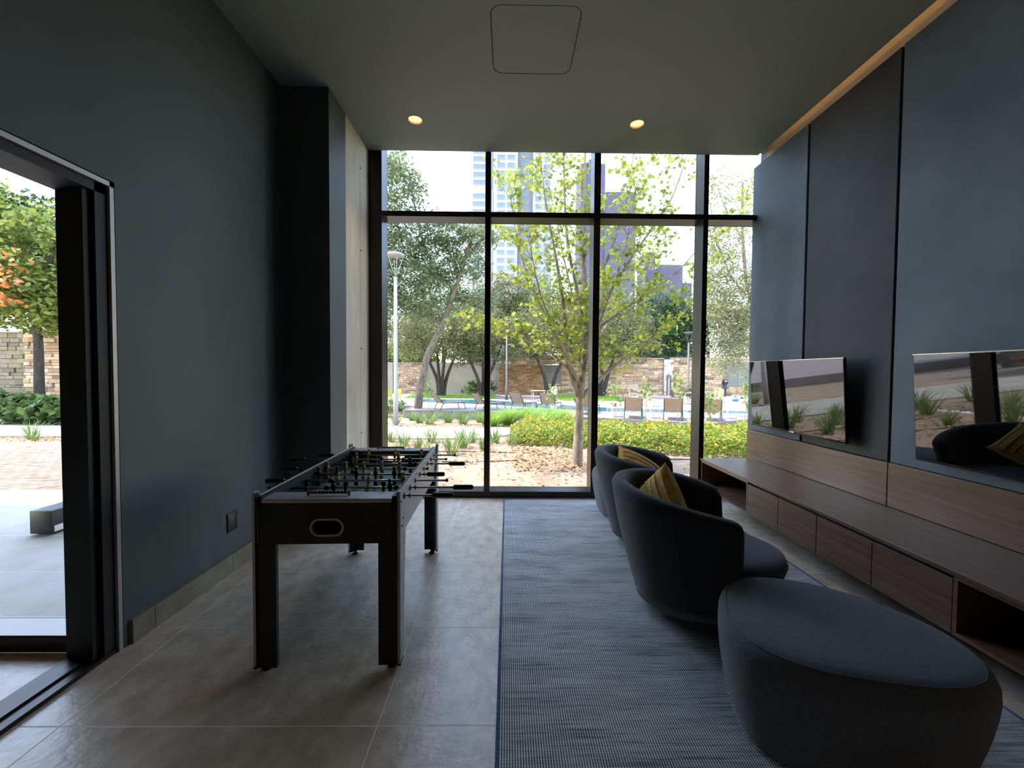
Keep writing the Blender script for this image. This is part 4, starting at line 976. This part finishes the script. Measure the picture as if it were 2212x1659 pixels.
shrub('dark shrub beside the slender-stemmed tree', -1.6, 31.7, -.5, .7, 1.3, 45, 'leaf_dark', .2)
shrub('low green shrub at the foot of the leaning tree', -6.0, 20.3, -.75, .9, .7, 60, 'leaf_green', .14)
shrub('low green shrub left of the retaining wall end', -6.2, 19.4, -.8, .8, .6, 50, 'leaf_green', .14)
for i, (x, y, r, h, lb) in enumerate([(-16.2, 14.4, .9, .95, 'broad-leaved shrub outside the lobby nearest the black jamb'), (-17.4, 14.6, 1.0, 1.0, 'broad-leaved shrub at the foot of the lobby tree'), (-18.8, 14.6, 1.0, 1.1, 'broad-leaved shrub left of the lobby tree'), (-20.2, 15.0, 1.0, 1.1, 'broad-leaved shrub at the edge of the lobby view'), (-15.0, 14.2, .9, .9, 'broad-leaved shrub hidden behind the black jamb')]):
    shrub(lb, x, y, gz(y), r, h, 75, 'leaf_green', .26)
def turf(name, label, x0, x1, y0, y1, z, n):
    P = np.stack([nr.uniform(x0, x1, n), nr.uniform(y0, y1, n), np.full(n, z + .08)], 1)
    up = np.tile([0, 0, 1.], (n, 1)) + nr.normal(size=(n, 3)) * .35; up /= np.linalg.norm(up, axis=1)[:, None]; nm = np.cross(up, nr.normal(size=(n, 3))); nm /= np.linalg.norm(nm, axis=1)[:, None]
    o = leaf_object(name, P, nr.uniform(.15, .3, n), [(-.5, -.09, 0), (-.5, .09, 0), (.5, 0, 0)], 'blade_lime', None, frames=(up, nm)); tag(o, label, 'grass', kind='stuff')
turf('grass', 'bright strip of lawn behind the pool at the plain wall', -7.2, -.9, 27.6, 31.8, -.5, 9000)
turf('grass', 'bright strip of lawn before the long stone wall', 3.6, 8.2, 26.0, 31.5, -.5, 8000)
def litter(label, x0, x1, y0, y1, n, name='fallen_leaves'):
    x = nr.uniform(x0, x1, n); y = nr.uniform(y0, y1, n); P = np.stack([x, y, -.1 - .05 * (y - 4.6) + nr.uniform(.015, .05, n)], 1)
    tag(leaf_object(name, P, nr.uniform(.03, .085, n), OVAL, 'dry_leaf', None, 2.5), label, 'leaf litter', kind='stuff')
litter('dry brown leaves scattered between the strappy clumps', -5.5, 2.2, 6.9, 10.2, 2600)
litter('dry brown leaves heaped left of the young tree trunk', .1, 1.4, 6.2, 8.9, 1300)
litter('sparse dry leaves on the sandy bed near the window', -3.5, 3.6, 4.9, 7.2, 700)
litter('dry leaves along the planting strip outside the lobby', -17, -8.5, 9.4, 10.3, 1400)
litter('dry leaves at the foot of the arching clumps', -5, .2, 13.9, 15.2, 900)
for k, (lb, pts) in enumerate([('dark drip hose behind the strappy clumps', [(-4, 8.2), (-2.2, 8.15), (-.9, 8.3), (.6, 8.1), (1.4, 8.4)]), ('dark drip hose nearer the window', [(-3.4, 7.0), (-1.6, 7.1), (-.6, 7.05), (.4, 7.3)]), ('short drip hose in front of the hedge', [(2.0, 7.55), (3.2, 7.45), (4.4, 7.5)])]):
    o = MB().tube(smooth_path([(x, y, gz(y) + .012) for x, y in pts]), .011, 6).build('drip_hose', 'hose'); tag(o, lb, 'hose', 'irrigation hoses')

# ------------------------------------------------------------------ garden walls of laid stones
STONES = []
for s in range(4):
    bm = bmesh.new(); bmesh.ops.create_cube(bm, size=1); bmesh.ops.bevel(bm, geom=bm.edges[:], offset=.07, segments=1, affect='EDGES')
    r_ = random.Random(s)
    for v in bm.verts: v.co += Vector((r_.uniform(-.03, .03), r_.uniform(-.03, .03), r_.uniform(-.05, .05)))
    me = bpy.data.meshes.new('stone'); bm.to_mesh(me); bm.free(); STONES.append(me)
def stone_wall(label, x0, x1, y, z0, z1, sw, sh, mat='stone', th=.4, core='deck_wall', cap=True, name='stone_wall', ragged=.3):
    t = box(name, core, None, x0, x1, y, y + th, z0, z1); tag(t, label, 'wall')
    z = z0; k = 0; rest = MB(); cnt = 0
    mm = []
    for me in STONES:
        c = me.copy(); c.materials.clear(); c.materials.append(MATS[mat]); mm.append(c)
    while z < z1 - .03:
        h = min(sh * rnd.uniform(.7, 1.35), z1 - z); x = x0 - rnd.uniform(0, sw * .5)
        if z1 - z - h < sh * .4: h = z1 - z
        while x < x1 - .02:
            w = sw * rnd.uniform(.55, 1.6); a, b = max(x, x0), min(x + w, x1)
            if x1 - b < sw * .3: b = x1
            if b - a > .05:
                d = rnd.uniform(.04, .04 + .16 * ragged)
                o = link('stone', mm[k % 4], None, t, ((a + b) / 2, y - d / 2 + .02, z + h / 2)); o.scale = (b - a - .012, d + .04, h - .012); k += 1
            x = b if b == x1 else x + w
        z += h
    if cap: box('coping', 'plaster', t, x0 - .03, x1 + .03, y - .14, y + th + .03, z1, z1 + .07)
    return t
stone_wall('short stretch of tan stone wall behind the white lamp post', -9.25, -6.95, 33, -.7, 2.08, .38, .14)
tag(box('plaster_pier', 'plaster', None, -11.5, -9.45, 32.9, 33.5, -.7, 2.15), 'plain plaster pier behind the yellow chairs', 'pier')
struct(box('wall_garden', 'plaster', None, -6.93, -.75, 33.3, 33.6, -.7, 2.18), 'plain beige garden wall behind the dark-stemmed trees', 'wall')
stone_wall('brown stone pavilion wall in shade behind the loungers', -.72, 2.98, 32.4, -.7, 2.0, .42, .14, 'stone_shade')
stone_wall('pale stone parapet on top of the pavilion', -.5, 4.6, 32.3, 2.08, 2.72, .42, .16, 'stone', cap=True)
stone_wall('low stone wall under the grey louvre of the pavilion', 3.12, 4.45, 33, -.7, .42, .40, .14, cap=False)
stone_wall('long tan stone wall right of the young tree', 4.47, 12.93, 33, -.75, 2.60, .66, .158)
stone_wall('tan stone wall between the white pillar and the large louvre', 13.72, 18.08, 33, -.8, 2.64, .50, .15)
stone_wall('stone wall below the large grey louvre', 18.1, 22.5, 33, -.8, .30, .50, .15, cap=False)
stone_wall('stone band above the large grey louvre', 18.1, 22.5, 33, 2.32, 2.66, .50, .15)
tag(box('pillar', 'plaster_white', None, 12.95, 13.70, 32.75, 33.4, -.8, 2.55), 'whitewashed pillar set into the long stone wall', 'pillar')
for x, lb in ((13.15, 'dark downpipe on the whitewashed pillar, nearer the young tree'), (13.42, 'dark downpipe on the whitewashed pillar, nearer the grey lamp post')): tag(box('downpipe', 'post_grey', None, x, x + .09, 32.66, 32.75, -.75, 1.25), lb, 'pipe', 'downpipes on the pillar')
def louvre(label, x0, x1, y, z0, z1, n):
    t = box('louvre_panel', 'post_grey', None, x0, x1, y + .05, y + .08, z0, z1); tag(t, label, 'louvre')
    h = (z1 - z0) / n
    me = MB().box(x0, x1, -.03, .05, -h * .33, h * .33).mesh('slat'); me.materials.append(MATS['louvre'])
    for k in range(n): o = link('slat', me, None, t, (0, y, z0 + h * (k + .5))); o.rotation_euler = (.5, 0, 0)
    for x in (x0, (x0 + x1) / 2, x1): box('stile', 'louvre', t, x - .03, x + .03, y - .05, y + .08, z0, z1)
louvre('grey slatted louvre on the pavilion beside the young tree', 3.05, 4.45, 32.9, .44, 2.05, 14)
louvre('large grey slatted louvre in the wall beside the man', 18.1, 20.4, 32.9, .31, 2.31, 18)
stone_wall('rubble stone wall outside the lobby left of the tree trunk', -25.4, -21.3, 18.2, -.85, 3.0, .40, .19, 'rubble', ragged=.5)
stone_wall('ledger stone wall outside the lobby right of the tree trunk', -21.2, -17.6, 17.8, -.85, 3.05, .55, .15, 'stone', ragged=.8)
tag(box('low_wall', 'deck_wall', None, -25.5, -21.0, 16.9, 17.2, -.8, .22), 'low grey wall at the foot of the rubble wall', 'low wall')

# ------------------------------------------------------------------ outdoor furniture and fittings
def lamp_post(label, x, y, z, h, r, mat, head=.31):
    t = thing('lamp_post', label, 'lamp post', (x, y, z), group='garden lamp posts')
    MB().lathe([(r * 1.25, 0), (r * 1.25, h * .22), (r * .95, h * .225), (r * .85, h)], 16).build('pole', mat, t)
    MB().rbox(-.2, .2, -.2, .2, -.02, .03, r=.006).build('base_plate', mat, t)
    for k in range(4):
        a = k * PI / 2 + .5; MB().tube([(0, 0, h - .02), (math.cos(a) * head * .45, math.sin(a) * head * .45, h + .35), (math.cos(a) * head * .8, math.sin(a) * head * .8, h + .72)], .012, 6).build('arm', mat, t)
        MB().lathe([(.018, 0), (.018, .03), (.0001, .035)], 8, Matrix.Translation((math.cos(k * PI / 2 + PI / 4) * .21, math.sin(k * PI / 2 + PI / 4) * .21, .03)) if False else Matrix.Translation((math.cos(k * PI / 2 + PI / 4) * .2, math.sin(k * PI / 2 + PI / 4) * .2, .03))).build('bolt', 'chrome', t)
    MB().lathe([(head * .55, h + .70), (head, h + .74), (head, h + .80), (head * .8, h + .83), (.001, h + .85)], 28).build('lamp_head', mat, t)
lamp_post('tall white garden lamp post with a flat round head', -3.96, 14.15, gz(14.15) + .03, 5.25, .07, 'post_white')
lamp_post('thin dark lamp post between the second and third loungers', -.06, 26.3, ZD, 4.3, .07, 'post_grey')
lamp_post('grey lamp post standing before the long wall near the thick mullion', 14.4, 31.6, ZD - .1, 4.4, .09, 'post_grey', .4)

def lounger(label, x, y, rz, back=58):
    t = thing('sun_lounger', label, 'sun lounger', (x, y, ZD), rz, group='sun loungers on the pool deck')
    a = math.radians(back); w = .33
    for s in (-1, 1):
        MB().tube([(s * w, .03, .34), (s * w, 1.25, .34)], .022, 6).build('side_rail', 'taupe_metal', t)
        MB().tube(smooth_path([(s * w, .12, .34), (s * (w + .02), .0, .25), (s * (w + .02), -.08, .0)], 3), .019, 6).build('leg', 'taupe_metal', t)
        MB().tube(smooth_path([(s * w, 1.12, .34), (s * (w + .02), 1.2, .2), (s * (w + .02), 1.24, .0)], 3), .019, 6).build('leg', 'taupe_metal', t)
        MB().tube([(s * w, .05, .34), (s * w, .05 - .62 * math.cos(a), .34 + .62 * math.sin(a))], .021, 6).build('back_rail', 'taupe_metal', t)
    MB().tube([(-w, -.08, .012), (w, -.08, .012)], .012, 6).build('stretcher', 'taupe_metal', t)
    MB().box(-w + .01, w - .01, .05, 1.24, .338, .348).build('seat_sling', 'sling', t)
    m = MB(); vs = []; fs = []
    for k in range(9):
        u = k / 8
        for s in range(7):
            v = -1 + 2 * s / 6; sag = .03 * (1 - v * v)
            for d in (0, .008): vs.append((v * (w - .01), .05 - .64 * u * math.cos(a) - math.sin(a) * (sag - .0) - d, .34 + .64 * u * math.sin(a) - sag * math.cos(a)))
    for k in range(8):
        for s in range(6):
            q = [k * 14 + s * 2, k * 14 + s * 2 + 2, (k + 1) * 14 + s * 2 + 2, (k + 1) * 14 + s * 2]; fs += [tuple(q), tuple(i + 1 for i in reversed(q))]
    m.add(vs, fs, True); m.build('back_sling', 'sling', t)
lounger('leftmost tan sun lounger, beside the leaning tree', -3.3, 19.3, math.radians(-56), 50)
lounger('tan sun lounger half hidden by the first black mullion', -1.3, 19.1, math.radians(-54), 52)
lounger('tan sun lounger above the lime fountain grass', .5, 19.3, math.radians(-36))
lounger('tan sun lounger just left of the young tree trunk', 1.95, 19.1, math.radians(-22))
lounger('tan sun lounger just right of the mullion by the tree', 3.4, 17.6, math.radians(-30), 40)
lounger('tan sun lounger in the pair right of the young tree, nearer the tree', 5.08, 15.95, math.radians(-17))
lounger('tan sun lounger in the pair right of the young tree, nearer the thick mullion', 6.5, 15.5, math.radians(-22))
lounger('tan sun lounger seen between thick mullion and panelled wall', 7.95, 15.35, math.radians(-26))
def side_table(label, x, y):
    t = thing('side_table', label, 'side table', (x, y, ZD), .2, group='white side tables')
    MB().rbox(-.22, .22, -.22, .22, .37, .395, r=.012).build('table_top', 'white_metal', t)
    for sx in (-1, 1):
        for sy in (-1, 1): MB().tube([(sx * .2, sy * .2, .38), (sx * .235, sy * .235, 0)], .012, 6).build('leg', 'white_metal', t)
side_table('white side table left of the pair of loungers', 4.5, 16.7); side_table('white side table between the two middle loungers', 5.95, 16.3)
side_table('white side table against the thick mullion', 7.35, 16.0); side_table('white side table beside the last lounger by the panelled wall', 9.1, 16.3)
def chair(label, x, y, rz, mat, frame, z=ZD - .05, name='garden_chair', arms=True):
    t = thing(name, label, 'chair', (x, y, z), rz, group='chairs beyond the pool')
    vs = []; fs = []
    for k in range(7):
        u = k / 6; zz = .44 + .48 * u; yy = -.22 - .10 * u; hw = .23 * (1 - .25 * max(0, u - .7) / .3)
        for s in range(5):
            v = -1 + s / 2
            for d in (0, .015): vs.append((v * hw, yy - .03 * (1 - v * v) - d, zz))
    for k in range(6):
        for s in range(4):
            q = [k * 10 + s * 2, k * 10 + s * 2 + 2, (k + 1) * 10 + s * 2 + 2, (k + 1) * 10 + s * 2]; fs += [tuple(q), tuple(i + 1 for i in reversed(q))]
    m = MB(); m.add(vs, fs, True); m.build('backrest', mat, t)
    MB().rbox(-.24, .24, -.24, .24, .42, .45, r=.01).build('seat', mat, t)
    for sx in (-1, 1):
        for sy in (-1, 1): MB().tube([(sx * .22, sy * .21, .43), (sx * .26, sy * .27, 0)], .014, 6).build('leg', frame, t)
        if arms: MB().tube(smooth_path([(sx * .25, -.27, .66), (sx * .27, .0, .66), (sx * .26, .2, .62), (sx * .25, .22, .44)], 3), .014, 6).build('armrest', frame, t)
chair('beige garden chair with curved back before the white pillar', 8.05, 21.9, math.radians(-75), 'chair_beige', 'chair_beige')
chair('beige garden chair turned side-on at the pool corner', 7.75, 24.2, math.radians(-100), 'chair_beige', 'chair_beige')
chair('dark beige chair behind the side-on garden chair', 7.3, 26.2, math.radians(-60), 'sling', 'taupe_metal')
chair('brown chair at the table near the thick mullion', 10.5, 24.6, math.radians(-90), 'taupe_metal', 'taupe_metal')
chair('dark chair at the far side of the table', 11.9, 26.0, math.radians(120), 'cloth_black', 'cloth_black')
chair('green garden chair beside the thick mullion', 12.5, 24.3, math.radians(80), 'chair_green', 'chair_green')
chair('green garden chair behind the last lounger', 13.4, 25.2, math.radians(110), 'chair_green', 'chair_green')
chair('yellow chair partly hidden by the white lamp post', -6.25, 22.2, math.radians(160), 'chair_yellow', 'chair_yellow')
chair('yellow chair at the edge of the first window bay', -6.75, 22.4, math.radians(190), 'chair_yellow', 'chair_yellow')
chair('slim white chair at the small table by the pavilion', 3.05, 27.0, math.radians(150), 'white_metal', 'white_metal')
def table(label, x, y, w, d, mat):
    t = thing('garden_table', label, 'table', (x, y, ZD - .05), .1, group='tables beyond the pool')
    MB().rbox(-w / 2, w / 2, -d / 2, d / 2, .70, .735, r=.008).build('table_top', mat, t)
    for sx in (-1, 1):
        for sy in (-1, 1): MB().tube([(sx * (w / 2 - .1), sy * (d / 2 - .1), .7), (sx * (w / 2 - .06), sy * (d / 2 - .06), 0)], .025, 6).build('leg', mat, t)
table('small beige table in front of the stone pavilion', 2.0, 25.8, .9, .8, 'chair_beige')
table('beige table between the brown and green chairs', 11.2, 24.0, 1.5, .9, 'chair_beige')

t = thing('bucket', 'blue and white bucket on the deck beside the panelled wall', 'bucket', (15.35, 26.6, ZD))
MB().lathe([(.17, 0), (.2, .2)], 20).build('body', 'bucket_blue', t); MB().lathe([(.2, .2), (.225, .4), (.21, .4), (.19, .2)], 20).build('upper_band', 'bucket_white', t)
MB().tube(smooth_path([(-.215, 0, .37), (-.16, -.1, .3), (0, -.17, .25), (.16, -.1, .3), (.215, 0, .37)], 4), .008, 5).build('handle', 'white_metal', t)

t = thing('terrace_block', 'low black metal block on the tiled terrace outside the lobby', 'block', (-3.875, 3.66, 0))
MB().rbox(-.09, .09, -.34, .34, .012, .205, r=.004).build('body', 'post_dark' if 'post_dark' in MATS else 'outlet', t)
MB().box(-.06, .07, -.3, .3, 0, .012).build('foot', 'black', t); MB().box(.0895, .092, -.32, -.13, .025, .075).build('plate', 'bucket_white', t)

# ------------------------------------------------------------------ man in black walking away by the wall
def person(loc, rz):
    t = thing('person', 'person in black top and dark trousers seen from behind, by the louvre', 'person', loc, rz)
    J = dict(pel=(0, 0, .92), wst=(0, .01, 1.08), chs=(0, .0, 1.28), nck=(0, .01, 1.44), hd0=(0, .02, 1.50), hd=(0, .03, 1.58), hd1=(0, .02, 1.66),
             sl=(-.17, 0, 1.38), el=(-.25, -.03, 1.12), wl=(-.24, .05, .90), hl=(-.23, .08, .82), sr=(.17, 0, 1.38), er=(.25, .0, 1.13), wr=(.20, .17, 1.02), hr=(.17, .24, 1.02),
             pl=(-.10, 0, .86), kl=(-.11, .02, .48), al=(-.11, -.02, .09), tl=(-.12, .11, .04), pr=(.10, 0, .86), kr=(.11, .06, .49), ar=(.12, .02, .09), tr=(.13, .15, .04))
    E = 'pel-wst wst-chs chs-nck nck-hd0 hd0-hd hd-hd1 chs-sl sl-el el-wl wl-hl chs-sr sr-er er-wr wr-hr pel-pl pl-kl kl-al al-tl pel-pr pr-kr kr-ar ar-tr'.split()
    Rr = dict(pel=(.15, .11), wst=(.14, .10), chs=(.17, .11), nck=(.055, .055), hd0=(.07, .08), hd=(.085, .1), hd1=(.06, .07), sl=(.07, .07), el=(.045, .045), wl=(.032, .032), hl=(.035, .02), sr=(.07, .07), er=(.045, .045), wr=(.032, .032), hr=(.035, .02), pl=(.095, .1), kl=(.065, .065), al=(.045, .045), tl=(.045, .035), pr=(.095, .1), kr=(.065, .065), ar=(.045, .045), tr=(.045, .035))
    ks = list(J); me = bpy.data.meshes.new('body_skeleton'); me.from_pydata([J[k] for k in ks], [tuple(ks.index(x) for x in e.split('-')) for e in E], [])
    o = bpy.data.objects.new('body_skeleton', me); C.objects.link(o); md = o.modifiers.new('skin', 'SKIN')
    for i, k in enumerate(ks): me.skin_vertices[0].data[i].radius = Rr[k]; me.skin_vertices[0].data[i].use_root = (k == 'pel')
    sd = o.modifiers.new('sub', 'SUBSURF'); sd.levels = 2; sd.render_levels = 2
    dg = bpy.context.evaluated_depsgraph_get(); ev = o.evaluated_get(dg); body = bpy.data.meshes.new_from_object(ev); bpy.data.objects.remove(o)
    for n_ in ('cloth_black', 'cloth_grey', 'skin', 'bucket_white'): body.materials.append(MATS[n_])
    for p in body.polygons:
        c = p.center; p.use_smooth = True
        p.material_index = 3 if c.z < .08 else 1 if c.z < .93 and abs(c.x) < .2 and not (c.y > .1 and c.z > .6) else 2 if c.z > 1.45 or (abs(c.x) > .15 and c.z < 1.0) or (c.y > .12 and .9 < c.z < 1.1) else 0
    b = link('body', body, None, t)
    MB().lathe([(.098, 1.60), (.10, 1.63), (.085, 1.68), (.05, 1.705), (.001, 1.71)], 16, Matrix.Translation((0, .02, 0))).build('cap', 'cloth_black', t)
    m = MB(); 
    for k, (x, z, w, h) in enumerate([(-.07, 1.33, .05, .03), (.0, 1.34, .06, .025), (.07, 1.32, .05, .03), (-.09, 1.27, .04, .03), (.09, 1.26, .04, .03), (.0, 1.25, .07, .02)]): m.box(x - w / 2, x + w / 2, -.123, -.108, z - h / 2, z + h / 2)
    m.build('back_print', 'bucket_white', t)
    # five fingers on each hand
    for s, base, dr in ((-1, Vector((-.23, .08, .82)), Vector((0, .15, -1))), (1, Vector((.17, .24, 1.02)), Vector((-.15, 1, -.1)))):
        for k in range(4):
            q = base + Vector((0, (k - 1.5) * .018, 0) if s < 0 else ((k - 1.5) * .018, 0, 0)); ln = (.06, .075, .07, .055)[k]
            MB().tube([q, q + dr.normalized() * ln * .6, q + dr.normalized() * ln + Vector((0, .01, -.01))], [.009, .008, .006], 6).build('finger', 'skin', b)
        MB().tube([base + Vector((0, .02, .02)), base + Vector((.02 * s, .045, .0)), base + Vector((.02 * s, .06, -.02))], [.011, .009, .007], 6).build('thumb', 'skin', b)
person((17.2, 31.3, ZD - .03), .15)

# ------------------------------------------------------------------ towers beyond the garden
def tower(name, label, blocks, mat, win=None, cat='building'):
    x, y = blocks[0][0], blocks[0][2]; t = thing(name, label, cat, (x, y, -2), group='towers beyond the garden')
    for (x0, x1, y0, y1, z1, mt) in blocks: box('block', mt, t, x0 - x, x1 - x, y0 - y, y1 - y, 0, z1 + 2)
    for (xs, yy, z0, z1, dz, w, h) in win or []:
        fr = MB().plate(rect(-w / 2 - .15, w / 2 + .15, -h / 2 - .15, h / 2 + .15), [rect(-w / 2, w / 2, -h / 2, h / 2)], -.18, .05, 'xz').mesh('window_frame'); fr.materials.append(MATS['tower_white'])
        pa = MB().box(-w / 2, w / 2, -.06, .05, -h / 2, h / 2).box(-.06, .06, -.1, -.06, -h / 2, h / 2).mesh('window_pane'); pa.materials.append(MATS['tower_glass'])
        z = z0
        while z < z1:
            for xc in xs:
                f = link('window_frame', fr, None, t, (xc - x, yy - y, z + 2)); link('window_pane', pa, None, f)
            z += dz
tower('apartment_tower', 'white apartment tower with rows of windows, beyond the trees',
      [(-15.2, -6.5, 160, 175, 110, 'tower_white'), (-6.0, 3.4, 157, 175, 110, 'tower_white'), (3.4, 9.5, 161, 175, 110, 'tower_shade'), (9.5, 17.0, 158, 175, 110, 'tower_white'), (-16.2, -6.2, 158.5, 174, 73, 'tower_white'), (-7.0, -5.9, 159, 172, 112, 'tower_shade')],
      'tower_white', [((-11.4,), 160, 76.5, 100, 3.05, 5.2, 1.7), ((-11.4,), 158.5, 40, 72, 3.05, 5.2, 1.7), ((-3.0, .9), 157, 36, 100, 3.05, 2.9, 1.7), ((6.4,), 161, 36, 100, 3.05, 2.8, 1.7), ((11.6, 15.0), 158, 36, 100, 3.05, 2.2, 1.7)])
tower('office_tower', 'violet-grey tower behind the young tree crown',
      [(25, 33.5, 140, 150, 74, 'tower_purple'), (33.5, 44.1, 139, 150, 64, 'tower_purple'), (28, 30, 141, 148, 76, 'tower_purple')], 'tower_purple')
tower('gabled_tower', 'lower violet-grey building near the thick mullion',
      [(51.5, 55.2, 150, 160, 47, 'tower_purple'), (55.2, 66, 151, 160, 42.5, 'tower_purple'), (66, 70, 152, 160, 36, 'tower_purple')], 'tower_purple')
